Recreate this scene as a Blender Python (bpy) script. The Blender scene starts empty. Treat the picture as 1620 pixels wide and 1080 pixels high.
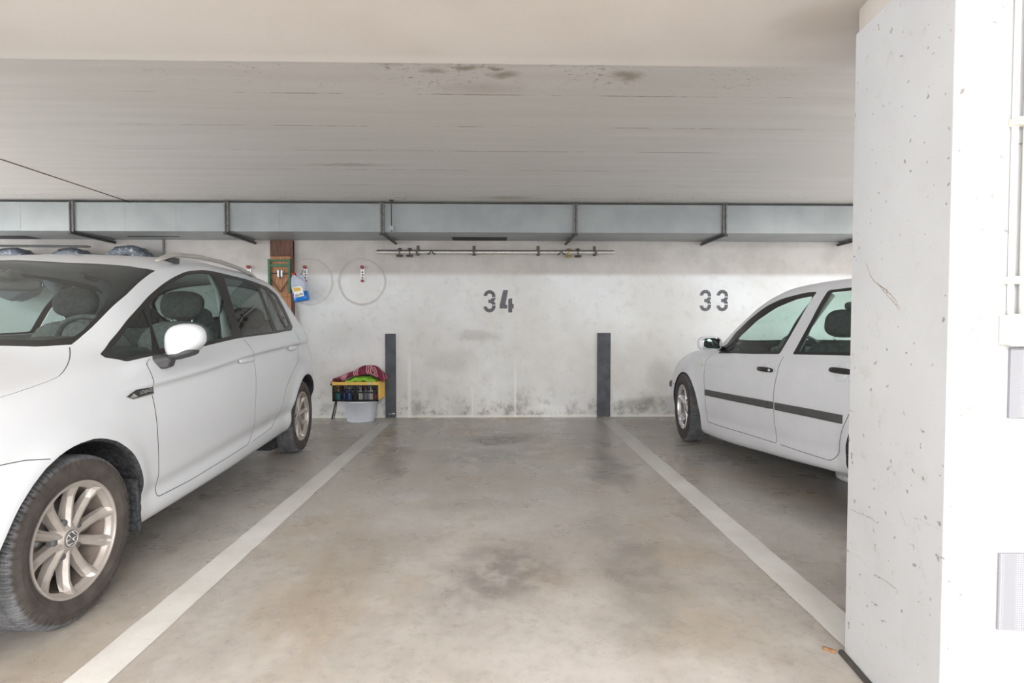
import bpy, bmesh, math, random
import numpy as np
from mathutils import Vector, Matrix, geometry
random.seed(7)
SC = bpy.context.scene
COL = SC.collection

# ---------- camera, sky light, lamps, exposure ----------
cam = bpy.data.objects.new('camera', bpy.data.cameras.new('camera')); COL.objects.link(cam)
cam.data.sensor_width = 36; cam.data.lens = 19.70; cam.data.clip_start = .02
YAW, PITCH = math.radians(1.346), math.radians(1.754)       # looks a little right and a little down
fw = Vector((math.sin(YAW)*math.cos(PITCH), math.cos(YAW)*math.cos(PITCH), -math.sin(PITCH)))
rt = Vector((math.cos(YAW), -math.sin(YAW), 0)); up = rt.cross(fw)
cam.matrix_world = Matrix(((rt.x, up.x, -fw.x, 0), (rt.y, up.y, -fw.y, 0), (rt.z, up.z, -fw.z, 1.0842), (0, 0, 0, 1)))
SC.camera = cam
SC.view_settings.view_transform = 'Standard'; SC.view_settings.look = 'None'
SC.view_settings.gamma = 1; SC.view_settings.use_curve_mapping = False
SC.view_settings.exposure = 1.5
w = bpy.data.worlds.new('daylight'); SC.world = w; w.use_nodes = True
w.node_tree.nodes['Background'].inputs[0].default_value = (.93, .97, 1, 1)
w.node_tree.nodes['Background'].inputs[1].default_value = 1.7
LAMP_ROW = [(-4.9, -2.2, 55), (-1.7, -2.2, 100), (.6, -2.2, 110), (3.6, -2.2, 110)]   # x, y, watt

FILL_LAMPS = [(-5.6, 4.1, 0, 22), (4.1, 3.9, 0, 24)]   # x, y, turn, watt: unseen tubes added to brighten the back

# ---------- helpers ----------
def link(name, me, m=None, parent=None, smooth=False):
    o = bpy.data.objects.new(name, me); COL.objects.link(o)
    if m is not None: me.materials.append(m)
    if smooth:
        for p in me.polygons: p.use_smooth = True
    if parent is not None: o.parent = parent
    return o
def obj(name, bm, m=None, parent=None, smooth=False):
    me = bpy.data.meshes.new(name); bm.to_mesh(me); bm.free()
    return link(name, me, m, parent, smooth)
def empty(name, loc=(0, 0, 0), rz=0):
    o = bpy.data.objects.new(name, None); COL.objects.link(o); o.location = loc; o.rotation_euler = (0, 0, rz)
    o.empty_display_size = .1
    return o
def tag(o, label, cat, group=None, kind=None):
    o['label'] = label; o['category'] = cat
    if group: o['group'] = group
    if kind: o['kind'] = kind
    return o
def struct(o, label=None):
    o['kind'] = 'structure'
    if label: o['label'] = label
    return o
def bevel(bm, w, seg=2):
    bmesh.ops.bevel(bm, geom=list(bm.edges), offset=w, segments=seg, profile=.5, affect='EDGES', clamp_overlap=True)
def box(bm, x0, x1, y0, y1, z0, z1, M=None, bev=0):
    b = bmesh.new(); bmesh.ops.create_cube(b, size=1)
    for v in b.verts: v.co = Vector((x0+(v.co.x+.5)*(x1-x0), y0+(v.co.y+.5)*(y1-y0), z0+(v.co.z+.5)*(z1-z0)))
    if bev: bevel(b, bev)
    merge(bm, b, M)
def merge(bm, b, M=None):
    if M is not None: b.transform(M)
    t = bpy.data.meshes.new('t'); b.to_mesh(t); b.free(); bm.from_mesh(t); bpy.data.meshes.remove(t)
def bx(name, dims, m, parent=None, bev=0, M=None):
    bm = bmesh.new(); box(bm, *dims, M=M, bev=bev); return obj(name, bm, m, parent)
def tube(bm, pts, r, n=12, cap=True, flat=None):
    """round bar along pts; r a number or one per point; flat = (a, b) squashes the section"""
    pts = [Vector(p) for p in pts]; rs = r if hasattr(r, '__len__') else [r]*len(pts)
    rings = []; prev = None
    for i, p in enumerate(pts):
        d = (pts[min(i+1, len(pts)-1)]-pts[max(i-1, 0)]).normalized()
        a = prev if prev is not None else (Vector((0, 0, 1)) if abs(d.z) < .9 else Vector((1, 0, 0)))
        u = (a - d*a.dot(d)).normalized(); prev = u; v = d.cross(u)
        fa, fb = flat or (1, 1)
        rings.append([bm.verts.new(p + (u*math.cos(k*2*math.pi/n)*fa + v*math.sin(k*2*math.pi/n)*fb)*rs[i]) for k in range(n)])
    for a, b in zip(rings, rings[1:]):
        for k in range(n): bm.faces.new((a[k], a[(k+1) % n], b[(k+1) % n], b[k]))
    if cap: bm.faces.new(rings[0][::-1]); bm.faces.new(rings[-1])
def lathe(bm, prof, n=48, axis='z', M=None, closed=False):
    """prof: list of (r, h) turned about an axis"""
    b = bmesh.new(); rings = []
    for r, h in prof:
        ring = []
        for k in range(n):
            a = 2*math.pi*k/n; c, s = r*math.cos(a), r*math.sin(a)
            ring.append(b.verts.new((c, s, h) if axis == 'z' else (c, h, s)))
        rings.append(ring)
    prs = list(zip(rings, rings[1:])) + ([(rings[-1], rings[0])] if closed else [])
    for p, q in prs:
        for k in range(n): b.faces.new((p[k], p[(k+1) % n], q[(k+1) % n], q[k]))
    bmesh.ops.recalc_face_normals(b, faces=b.faces)
    merge(bm, b, M)
def prism(bm, poly, h0, h1, M=None, bev=0):
    """polygon (x, y) extruded in z"""
    b = bmesh.new(); lo = [b.verts.new((x, y, h0)) for x, y in poly]; hi = [b.verts.new((x, y, h1)) for x, y in poly]
    n = len(poly); b.faces.new(lo[::-1]); b.faces.new(hi)
    for k in range(n): b.faces.new((lo[k], lo[(k+1) % n], hi[(k+1) % n], hi[k]))
    bmesh.ops.recalc_face_normals(b, faces=b.faces)
    if bev: bevel(b, bev)
    merge(bm, b, M)
def blob(bm, c, s, e=2.6, M=None, n=20):
    """rounded superellipsoid body of half sizes s"""
    b = bmesh.new(); bmesh.ops.create_uvsphere(b, u_segments=2*n, v_segments=n, radius=1)
    for v in b.verts:
        p = v.co; k = (abs(p.x)**e+abs(p.y)**e+abs(p.z)**e)**(-1/e); v.co = Vector((p.x*k*s[0], p.y*k*s[1], p.z*k*s[2]))
    if M is not None: b.transform(M)
    b.transform(Matrix.Translation(c)); merge(bm, b)

# ---------- materials ----------
class NT:
    def __init__(s, name):
        s.m = bpy.data.materials.new(name); s.m.use_nodes = True; s.t = s.m.node_tree
        s.b = s.t.nodes['Principled BSDF']; s._c = None
    def n(s, ty, **kw):
        o = s.t.nodes.new(ty)
        for k, v in kw.items(): setattr(o, k, v)
        return o
    def l(s, a, b): s.t.links.new(a, b)
    def put(s, sock, v):
        if hasattr(v, 'is_output'): s.l(v, sock)
        else: sock.default_value = v
    def co(s):
        if s._c is None: s._c = s.n('ShaderNodeTexCoord').outputs['Object']
        return s._c
    def math(s, op, a, b=0.0, c=None, clamp=False):
        o = s.n('ShaderNodeMath', operation=op, use_clamp=clamp); s.put(o.inputs[0], a); s.put(o.inputs[1], b)
        if c is not None: s.put(o.inputs[2], c)
        return o.outputs[0]
    def vmath(s, op, a, b):
        o = s.n('ShaderNodeVectorMath', operation=op); s.put(o.inputs[0], a); s.put(o.inputs[1], b); return o
    def noise(s, scale, detail=4, rough=.55, vec=None, st=None, dist=0):
        v = vec if vec is not None else s.co()
        if st: v = s.vmath('MULTIPLY', v, st).outputs[0]
        o = s.n('ShaderNodeTexNoise'); s.l(v, o.inputs['Vector']); o.inputs['Scale'].default_value = scale
        o.inputs['Detail'].default_value = detail; o.inputs['Roughness'].default_value = rough; o.inputs['Distortion'].default_value = dist
        return o
    def ramp(s, v, lo, hi, a=0.0, b=1.0, smooth=True):
        o = s.n('ShaderNodeMapRange'); o.interpolation_type = 'SMOOTHSTEP' if smooth else 'LINEAR'
        for i, q in enumerate((v, lo, hi, a, b)): s.put(o.inputs[i], q)
        return o.outputs[0]
    def mix(s, f, a, b, bt='MIX'):
        o = s.n('ShaderNodeMix', data_type='RGBA', blend_type=bt); s.put(o.inputs[0], f)
        for q, v in ((o.inputs[6], a), (o.inputs[7], b)): s.put(q, v if hasattr(v, 'is_output') else (*v[:3], 1))
        return o.outputs[2]
    def wobble(s, scale, amt):
        c = s.noise(scale, 3).outputs['Color']
        d = s.vmath('SUBTRACT', c, (.5, .5, .5)).outputs[0]
        return s.vmath('ADD', s.co(), s.vmath('MULTIPLY', d, (amt,)*3).outputs[0]).outputs[0]
    def spot(s, vec, c, r, inner=.35):
        """1 inside an ellipse of centre c and radii r, fading out"""
        d = s.vmath('DIVIDE', s.vmath('SUBTRACT', vec, c).outputs[0], r).outputs[0]
        o = s.n('ShaderNodeVectorMath', operation='LENGTH'); s.l(d, o.inputs[0])
        return s.ramp(o.outputs['Value'], 1.0, inner)
    def bump(s, h, strength=.2, dist=.01):
        o = s.n('ShaderNodeBump'); o.inputs['Strength'].default_value = strength; o.inputs['Distance'].default_value = dist
        s.l(h, o.inputs['Height']); s.l(o.outputs[0], s.b.inputs['Normal'])
    def done(s, col, rough=.5, metal=0, **kw):
        s.put(s.b.inputs['Base Color'], col if hasattr(col, 'is_output') else (*col[:3], 1))
        s.put(s.b.inputs['Roughness'], rough); s.b.inputs['Metallic'].default_value = metal
        for k, v in kw.items(): s.put(s.b.inputs[k.replace('_', ' ')], v)
        return s.m
def plain(name, col, rough=.5, metal=0, var=.06, scale=30, **kw):
    t = NT(name); n = t.noise(scale, 3).outputs['Fac']
    return t.done(t.mix(t.ramp(n, .3, .7), [c*(1-var) for c in col], [min(1, c*(1+var)) for c in col]), rough, metal, **kw)
def glass(name, tint, gloss=.06):
    t = NT(name); t.t.nodes.remove(t.b); out = t.t.nodes['Material Output']
    tr = t.n('ShaderNodeBsdfTransparent'); tr.inputs[0].default_value = (*tint, 1)
    gl = t.n('ShaderNodeBsdfGlossy'); gl.inputs['Roughness'].default_value = gloss*.2; gl.inputs[0].default_value = (1, 1, 1, 1)
    lw = t.n('ShaderNodeLayerWeight'); lw.inputs[0].default_value = .5
    n = t.noise(3, 2).outputs['Fac']
    f = t.math('MULTIPLY_ADD', t.math('POWER', lw.outputs['Facing'], 5.0), .85, .075)
    mx = t.n('ShaderNodeMixShader'); t.l(t.math('MULTIPLY', f, t.ramp(n, 0, 1, .95, 1.05)), mx.inputs[0])
    t.l(tr.outputs[0], mx.inputs[1]); t.l(gl.outputs[0], mx.inputs[2]); t.l(mx.outputs[0], out.inputs[0])
    return t.m

def wall_mat():
    t = NT('painted_concrete_wall'); co = t.co(); sx = t.n('ShaderNodeSeparateXYZ'); t.l(co, sx.inputs[0]); z = sx.outputs[2]; x = sx.outputs[0]
    big = t.noise(.9, 5, .6).outputs['Fac']; fine = t.noise(9, 6, .7).outputs['Fac']
    c = t.mix(t.ramp(big, .35, .68), (.63, .62, .605), (.725, .74, .755))
    c = t.mix(t.ramp(fine, .48, .75, 0, .35), c, (.46, .44, .42))
    low = t.math('MULTIPLY', t.ramp(z, .95, .5, 0, 1), t.ramp(t.noise(2.2, 4).outputs['Fac'], .35, .6))       # patchy darker lower half
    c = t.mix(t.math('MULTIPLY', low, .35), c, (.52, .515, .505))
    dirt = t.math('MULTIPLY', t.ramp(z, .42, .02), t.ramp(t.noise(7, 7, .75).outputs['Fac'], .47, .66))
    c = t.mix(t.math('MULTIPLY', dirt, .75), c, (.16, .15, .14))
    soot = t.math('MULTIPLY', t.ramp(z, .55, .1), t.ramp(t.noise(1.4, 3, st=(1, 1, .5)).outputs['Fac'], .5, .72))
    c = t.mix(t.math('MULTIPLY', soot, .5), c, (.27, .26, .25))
    c = t.mix(t.ramp(z, .04, .015, 0, .8), c, (.72, .70, .66))                       # lighter strip at the foot
    upper = t.math('MULTIPLY', t.ramp(z, 1.625, 1.695), .8)                            # shadow of the beam, painted into the upper wall
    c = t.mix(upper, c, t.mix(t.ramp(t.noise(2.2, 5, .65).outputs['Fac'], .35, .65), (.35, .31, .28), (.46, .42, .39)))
    for cx, wd, top in ((-1.04, .03, .85), (.19, .022, .75), (-.31, .012, .5)):       # paint runs
        ln = t.ramp(t.math('ABSOLUTE', t.math('SUBTRACT', t.math('ADD', x, t.math('MULTIPLY', fine, .02)), cx+.01)), wd, wd*.3)
        c = t.mix(t.math('MULTIPLY', t.math('MULTIPLY', ln, t.ramp(z, top, top-.3)), .6), c, (.78, .775, .765))
    wv = t.wobble(5, .03)
    for cx, r, a in ((-1.574, .262, .5), (-2.175, .262, .4)):                           # rings left by hanging tyres
        d = t.vmath('MULTIPLY', t.vmath('SUBTRACT', wv, (cx, 6.514, 1.575)).outputs[0], (1, 0, 1)).outputs[0]
        o = t.n('ShaderNodeVectorMath', operation='LENGTH'); t.l(d, o.inputs[0])
        rg = t.ramp(t.math('ABSOLUTE', t.math('SUBTRACT', o.outputs['Value'], r)), .020, .006)
        gap = t.ramp(t.noise(2.3, 2).outputs['Fac'], .35, .55, .35, 1)
        c = t.mix(t.math('MULTIPLY', t.math('MULTIPLY', rg, gap), a), c, (.32, .28, .235))
    for cx, cz, rx, rz, k in ((-1.75, .95, .5, .28, .16), (-.25, .95, .35, .1, .3), (-.55, .66, .4, .2, .18), (1.75, .17, .12, .1, .6), (1.55, .15, .2, .1, .4), (-.95, .1, .12, .09, .5), (.5, .12, .25, .05, -.4), (-2.0, .12, .1, .08, .4), (1.9, .45, .22, .3, .25)):
        sp = t.spot(t.wobble(6, .15), (cx, 6.514, cz), (rx, 9, rz), .2)
        c = t.mix(t.math('MULTIPLY', sp, abs(k)), c, (.22, .205, .19) if k > 0 else (.75, .75, .74))
    t.bump(t.noise(40, 5).outputs['Fac'], .12, .004)
    return t.done(c, .75)
def ceiling_mat():
    t = NT('painted_concrete_ceiling'); co = t.co(); sx = t.n('ShaderNodeSeparateXYZ'); t.l(co, sx.inputs[0]); x, y = sx.outputs[0], sx.outputs[1]
    st = t.noise(3.0, 5, .6, st=(.25, 3.0, 1)).outputs['Fac']
    c = t.mix(t.ramp(st, .3, .7), (.565, .535, .505), (.61, .585, .56))
    big = t.noise(.7, 3).outputs['Fac']; c = t.mix(t.ramp(big, .4, .7, 0, .5), c, (.55, .53, .50))
    # board joints every half metre, broken streaks
    ph = t.math('ABSOLUTE', t.math('SUBTRACT', t.math('FRACT', t.math('DIVIDE', t.math('SUBTRACT', t.math('ADD', y, t.math('MULTIPLY', t.noise(1.2, 3).outputs['Fac'], .02)), 3.2), .515)), .5))
    joint = t.ramp(ph, .482, .497)
    brk = t.ramp(t.noise(2.6, 4, .7, st=(1, .6, 1)).outputs['Fac'], .45, .58)
    mid = t.math('MULTIPLY', t.ramp(x, -3.2, -1.2), t.ramp(x, 2.6, 1.2))
    c = t.mix(t.math('MULTIPLY', t.math('MULTIPLY', joint, brk), t.math('MULTIPLY_ADD', mid, .75, .08)), c, (.20, .155, .105))
    c = t.mix(t.math('MULTIPLY', joint, .12), c, (.45, .42, .39))
    spk = t.ramp(t.noise(26, 6, .8, st=(1, 1.3, 1)).outputs['Fac'], .56, .64)
    zone = t.math('MAXIMUM', t.math('MULTIPLY', t.ramp(y, 3.4, 2.75), t.math('MULTIPLY', t.math('MULTIPLY', t.ramp(x, -2.6, -.6), t.ramp(x, 2.2, .7)), t.ramp(t.noise(2.2, 3).outputs['Fac'], .36, .56))), t.math('MULTIPLY', t.ramp(y, 5.3, 5.9), t.ramp(t.noise(1.9, 2).outputs['Fac'], .45, .62)))
    c = t.mix(t.math('MULTIPLY', t.math('MULTIPLY', spk, zone), .85), c, (.15, .12, .085))
    wv = t.wobble(7, .12)
    for cx, cy, rx, ry, k in ((.02, 2.93, .11, .06, .75), (-.16, 2.86, .10, .05, .8), (-.02, 2.86, .05, .03, .8), (.66, 2.93, .12, .09, .75), (-.33, 2.9, .08, .04, .6), (-.55, 2.8, .1, .06, .4), (-.1, 3.1, .35, .12, .25), (.1, 5.75, .35, .12, .5), (-1.2, 4.6, .5, .06, .45)):
        c = t.mix(t.math('MULTIPLY', t.spot(wv, (cx, cy, 2.37), (rx, ry, 9), .1), k), c, (.24, .195, .135))
    t.bump(st, .15, .006)
    return t.done(c, .8)
def soffit_mat():
    t = NT('painted_beam'); n = t.noise(1.1, 4).outputs['Fac']; co = t.co()
    c = t.mix(t.ramp(n, .35, .65), (.56, .52, .485), (.61, .575, .54))
    f = t.ramp(t.noise(25, 5, .8).outputs['Fac'], .70, .76); c = t.mix(t.math('MULTIPLY', f, .4), c, (.3, .25, .2))
    wv = t.wobble(6, .2)
    c = t.mix(t.math('MULTIPLY', t.spot(wv, (1.10, 1.86, 2.08), (.28, .2, 9), .1), .45), c, (.36, .31, .25))
    sx = t.n('ShaderNodeSeparateXYZ'); t.l(co, sx.inputs[0])
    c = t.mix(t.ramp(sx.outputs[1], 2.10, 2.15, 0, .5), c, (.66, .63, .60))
    t.bump(t.noise(18, 5).outputs['Fac'], .08, .004)
    return t.done(c, .75)
def floor_mat():
    t = NT('worn_concrete_floor'); co = t.co(); sx = t.n('ShaderNodeSeparateXYZ'); t.l(co, sx.inputs[0]); x, y = sx.outputs[0], sx.outputs[1]
    big = t.noise(.8, 5, .6).outputs['Fac']; med = t.noise(2.6, 6, .6).outputs['Fac']; fine = t.noise(22, 6, .7).outputs['Fac']
    c = t.mix(t.ramp(big, .32, .68), (.37, .335, .30), (.46, .44, .42))
    c = t.mix(t.ramp(med, .42, .70, 0, .6), c, (.50, .48, .455))
    c = t.mix(t.ramp(t.noise(1.7, 4, st=(1, .7, 1)).outputs['Fac'], .48, .66, 0, .6), c, (.40, .325, .24))
    c = t.mix(t.ramp(fine, .45, .75, 0, .45), c, (.25, .235, .22))
    c = t.mix(t.ramp(t.noise(5.5, 7, .68).outputs['Fac'], .40, .72, 0, .25), c, (.27, .25, .225))
    c = t.mix(t.ramp(t.noise(4.5, 7, .66, st=(1.3, 1, 1)).outputs['Fac'], .48, .78, 0, .40), c, (.56, .545, .525))
    mott = t.ramp(t.noise(7, 6, .65, st=(1.2, 1, 1)).outputs['Fac'], .34, .60, .30, 1)
    gy = t.ramp(y, 3.0, 5.8)
    c = t.mix(t.math('MULTIPLY', gy, .10), c, (.24, .225, .21))                       # darker towards the wall
    wv = t.wobble(1.8, .55); wf = t.wobble(7, .16)
    for cx, cy, rx, ry, k, col, v in (
        (-.01, 5.2, .34, .27, .9, (.075, .055, .047), wf), (-.12, 5.05, .16, .08, .7, (.07, .055, .047), wf), (.05, 5.4, .6, .3, .45, (.15, .12, .105), wf), (-.2, 5.75, .45, .2, .4, (.2, .165, .14), wf), (.35, 5.25, .3, .25, .35, (.17, .135, .12), wf),
        (-.15, 4.55, .6, .4, .5, (.17, .16, .145), wv), (.8, 4.25, .2, .9, .75, (.15, .135, .12), wv), (-.85, 4.5, .19, .8, .6, (.17, .155, .13), wv), (.78, 5.3, .3, .6, .4, (.18, .15, .135), wv),
        (.04, 2.45, .34, .40, .8, (.19, .17, .16), wf), (-.1, 2.15, .3, .25, .4, (.23, .205, .195), wv), (.62, 2.55, .2, .55, .6, (.2, .18, .165), wv), (.5, 2.0, .25, .3, .45, (.21, .19, .17), wv), (-.72, 2.6, .25, .7, .4, (.26, .21, .15), wv),
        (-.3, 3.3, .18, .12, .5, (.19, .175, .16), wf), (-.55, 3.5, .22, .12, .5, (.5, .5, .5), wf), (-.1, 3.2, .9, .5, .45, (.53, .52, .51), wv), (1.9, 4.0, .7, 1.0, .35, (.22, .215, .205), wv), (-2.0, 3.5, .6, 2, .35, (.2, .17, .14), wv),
        (-1.3, 2.1, .2, .5, .3, (.52, .46, .38), wv), (.2, 1.6, 1.0, .3, .3, (.56, .53, .51), wv)):
        c = t.mix(t.math('MULTIPLY', t.math('MULTIPLY', t.spot(v, (cx, cy, 0), (rx, ry, 9), .3), mott), k), c, col)
    # tyre prints: fine arcs
    wav = t.n('ShaderNodeTexWave', wave_type='BANDS'); wav.inputs['Scale'].default_value = 9; wav.inputs['Distortion'].default_value = 2.5; wav.inputs['Detail'].default_value = 1
    rot = t.n('ShaderNodeMapping'); rot.inputs['Rotation'].default_value = (0, 0, 1.15); t.l(co, rot.inputs[0]); t.l(rot.outputs[0], wav.inputs['Vector'])
    pr = t.math('MULTIPLY', t.ramp(wav.outputs['Fac'], .6, .8), t.spot(wf, (-.12, 3.35, 0), (.45, .18, 9), .3))
    c = t.mix(t.math('MULTIPLY', pr, .5), c, (.2, .185, .17))
    dots = t.ramp(t.noise(60, 2, .5).outputs['Fac'], .74, .78); c = t.mix(t.math('MULTIPLY', dots, .4), c, (.62, .6, .57))
    rough = t.ramp(med, .3, .7, .22, .42)
    t.bump(fine, .06, .003)
    return t.done(c, rough, Specular_IOR_Level=.45)
def line_mat():
    t = NT('worn_white_floor_paint'); n = t.noise(2.5, 5, .65).outputs['Fac']; f = t.noise(35, 5, .75).outputs['Fac']
    sx = t.n('ShaderNodeSeparateXYZ'); t.l(t.co(), sx.inputs[0])
    c = t.mix(t.ramp(n, .3, .7), (.60, .585, .56), (.72, .715, .70))
    c = t.mix(t.ramp(f, .58, .72, 0, .5), c, (.36, .34, .31))
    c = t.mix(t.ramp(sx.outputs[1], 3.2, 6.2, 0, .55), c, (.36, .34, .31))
    return t.done(c, .45)
def pillar_mat():
    t = NT('white_painted_pillar'); n = t.noise(1.6, 4).outputs['Fac']; f = t.noise(12, 6, .75).outputs['Fac']
    c = t.mix(t.ramp(n, .3, .7), (.49, .498, .515), (.555, .565, .582))
    c = t.mix(t.ramp(f, .54, .70, 0, .3), c, (.40, .385, .365))
    sx = t.n('ShaderNodeSeparateXYZ'); t.l(t.co(), sx.inputs[0])
    pits = t.ramp(t.noise(48, 2, .4).outputs['Fac'], .70, .735); c = t.mix(t.math('MULTIPLY', pits, .75), c, (.20, .185, .17))
    scr = t.ramp(t.noise(9, 5, .8, st=(1, 1.2, 5), dist=1.2).outputs['Fac'], .62, .70)
    zone = t.math('MULTIPLY', t.ramp(sx.outputs[2], 1.25, .95), t.ramp(t.noise(2.7, 2).outputs['Fac'], .45, .6))
    c = t.mix(t.math('MULTIPLY', t.math('MULTIPLY', scr, zone), .8), c, (.17, .16, .15))
    foot = t.math('MULTIPLY', t.ramp(sx.outputs[2], .5, .0), t.ramp(f, .42, .66)); c = t.mix(t.math('MULTIPLY', foot, .4), c, (.5, .48, .44))
    t.bump(t.noise(30, 6, .7).outputs['Fac'], .2, .004)
    return t.done(c, .7)
def tread_mat(name, R):
    t = NT(name); n = t.noise(14, 5, .7).outputs['Fac']; sx = t.n('ShaderNodeSeparateXYZ'); t.l(t.co(), sx.inputs[0])
    r = t.math('SQRT', t.math('ADD', t.math('POWER', sx.outputs[0], 2.0), t.math('POWER', sx.outputs[2], 2.0)))
    c = t.mix(t.ramp(r, R-.022, R-.012), t.mix(t.ramp(n, .35, .7), (.042, .034, .031), (.074, .063, .058)), t.mix(t.ramp(n, .35, .7), (.085, .087, .094), (.155, .158, .168)))
    t.bump(n, .1, .002)
    return t.done(c, .75)
def brick_grid(name, a, b, sc):
    t = NT(name); v = t.n('ShaderNodeTexVoronoi', distance='CHEBYCHEV'); v.inputs['Scale'].default_value = sc; v.inputs['Randomness'].default_value = 0
    t.l(t.co(), v.inputs['Vector']); n = t.noise(12, 3).outputs['Fac']
    c = t.mix(t.ramp(v.outputs['Distance'], .25, .42), a, b); t.bump(t.ramp(v.outputs['Distance'], .42, .25), .5, .003)
    return t.done(t.mix(t.ramp(n, .3, .7, 0, .2), c, b), .7)

M = dict(
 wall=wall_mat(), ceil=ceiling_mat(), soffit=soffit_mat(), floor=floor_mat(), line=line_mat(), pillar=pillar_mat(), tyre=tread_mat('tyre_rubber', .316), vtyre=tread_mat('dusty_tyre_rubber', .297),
 white=plain('white_car_paint', (.64, .665, .705), .32, 0, .01, 4, Coat_Weight=.6, Coat_Roughness=.06),
 gwhite=plain('old_white_car_paint', (.75, .765, .81), .38, 0, .02, 6, Coat_Weight=.4, Coat_Roughness=.12),
 trim=plain('black_window_trim', (.022, .021, .021), .35), gap=plain('panel_gap_shadow_rubber', (.05, .05, .055), .8),
 plastic=plain('charcoal_plastic', (.055, .056, .06), .55, 0, .15), frit=plain('black_windscreen_border', (.02, .02, .02), .12),
 strip=plain('grey_rubber_moulding', (.085, .083, .083), .6, 0, .12),
 liner=plain('dusty_wheel_arch_liner', (.035, .037, .042), .85, 0, .6, 60),
 alloy=plain('dusty_silver_alloy', (.45, .415, .39), .36, .5, .10, 9), galloy=plain('polished_alloy', (.72, .72, .73), .25, .7, .08, 12),
 barrel=plain('brake_dust_rim_barrel', (.20, .165, .145), .6, .3, .25, 15), steel=plain('bare_brake_steel', (.32, .30, .29), .4, .8, .2, 20),
 chrome=plain('satin_chrome', (.72, .71, .69), .22, 1, .05), rail=plain('satin_roof_rail', (.50, .48, .45), .38, .5, .06),
 logo=plain('hub_cap_silver', (.70, .69, .68), .3, .6), logodark=plain('hub_cap_dark', (.10, .10, .105), .4),
 fabric=plain('dark_seat_fabric', (.085, .085, .087), .9, 0, .25, 40), fabric2=plain('grey_seat_fabric', (.26, .26, .265), .9, 0, .2, 40),
 cabin=plain('dark_cabin_plastic', (.10, .102, .105), .6, 0, .2), headliner=plain('pale_headliner', (.62, .63, .62), .85, 0, .05),
 glass=glass('greenish_window_glass', (.58, .68, .65)), tinted=glass('tinted_rear_glass', (.36, .42, .41)), wsglass=glass('windscreen_glass', (.74, .82, .79)), gglass=glass('pale_green_glass', (.74, .86, .82)),
 red=plain('red_lamp_lens', (.35, .02, .02), .2), lamp=plain('clear_lamp_lens', (.5, .52, .54), .12, .2), cream=plain('cream_indicator_lens', (.72, .70, .62), .3), orange=plain('amber_lens', (.7, .25, .03), .3),
 mirror=plain('mirror_glass', (.62, .72, .72), .04, 1, .02),
 duct=plain('galvanised_sheet', (.30, .32, .323), .45, .2, .08, 3), flange=plain('dull_zinc_flange', (.20, .20, .195), .5, .4, .2), dark=plain('dark_steel_bracket', (.055, .055, .055), .55, .2, .2),
 grille=plain('dark_vent_slot', (.03, .03, .03), .8), post=plain('charcoal_rubber_strip', (.066, .073, .087), .6, 0, .25, 8), number=plain('grey_stencil_paint', (.12, .12, .135), .75, 0, .15, 20),
 tubewhite=plain('galvanised_tube', (.62, .58, .53), .35, .4, .08), brass=plain('brass_knob', (.42, .34, .12), .4, .6), hook=plain('dark_hook', (.10, .09, .085), .5, .3),
 cream_plastic=plain('cream_plastic', (.66, .63, .56), .5, 0, .04), pvc=plain('white_pvc', (.74, .74, .73), .45, 0, .04), white_plastic=plain('bright_white_plastic', (.80, .80, .80), .35, 0, .02), mesh=brick_grid('grey_rubber_mesh', (.36, .37, .40), (.22, .225, .25), 190),
 wood=None, woodd=None)
# ---------- wood ----------
def wood_mat(name, a, b, streak=(9, 9, .8)):
    t = NT(name); n = t.noise(5, 6, .7, st=streak, dist=.6).outputs['Fac']; f = t.noise(3, 3).outputs['Fac']
    c = t.mix(t.ramp(n, .36, .66), a, b); c = t.mix(t.ramp(f, .5, .7, 0, .4), c, [q*.55 for q in a])
    return t.done(c, .6)
M['wood'] = wood_mat('orange_brown_board', (.30, .125, .05), (.47, .235, .11)); M['woodd'] = wood_mat('dark_stained_board', (.065, .022, .012), (.16, .065, .035))
M['green'] = plain('green_enamelled_steel', (.03, .115, .055), .45, 0, .12)

# ---------- the building ----------
DW, CH = 6.514, 2.372
XL, XR, YB = -7.6, 7.6, -8.0
struct(bx('floor', (XL, XR, YB, DW+.3, -.2, 0), M['floor']))
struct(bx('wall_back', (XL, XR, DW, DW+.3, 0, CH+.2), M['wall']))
bm = bmesh.new(); box(bm, -3.878, XR, YB, DW, CH, CH+.2); box(bm, XL, -3.892, YB, DW, CH, CH+.2); box(bm, -3.90, -3.87, YB, DW, CH+.04, CH+.19)
struct(obj('ceiling', bm, M['ceil']))
bm = bmesh.new(); box(bm, XL, XR, 1.34, 2.182, 2.08, CH, bev=.004); struct(obj('ceiling_beam', bm, M['soffit']))
bm = bmesh.new(); prism(bm, [(-3.8985, 1.0), (-3.8725, 1.0), (-3.8725, DW), (-3.8985, DW)], CH-.0015, CH+.03)
struct(obj('trim_1', bm, plain('brown_joint_filler', (.10, .065, .035), .9, 0, .4, 25), None), 'brown filled joint across the ceiling slab')
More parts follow.
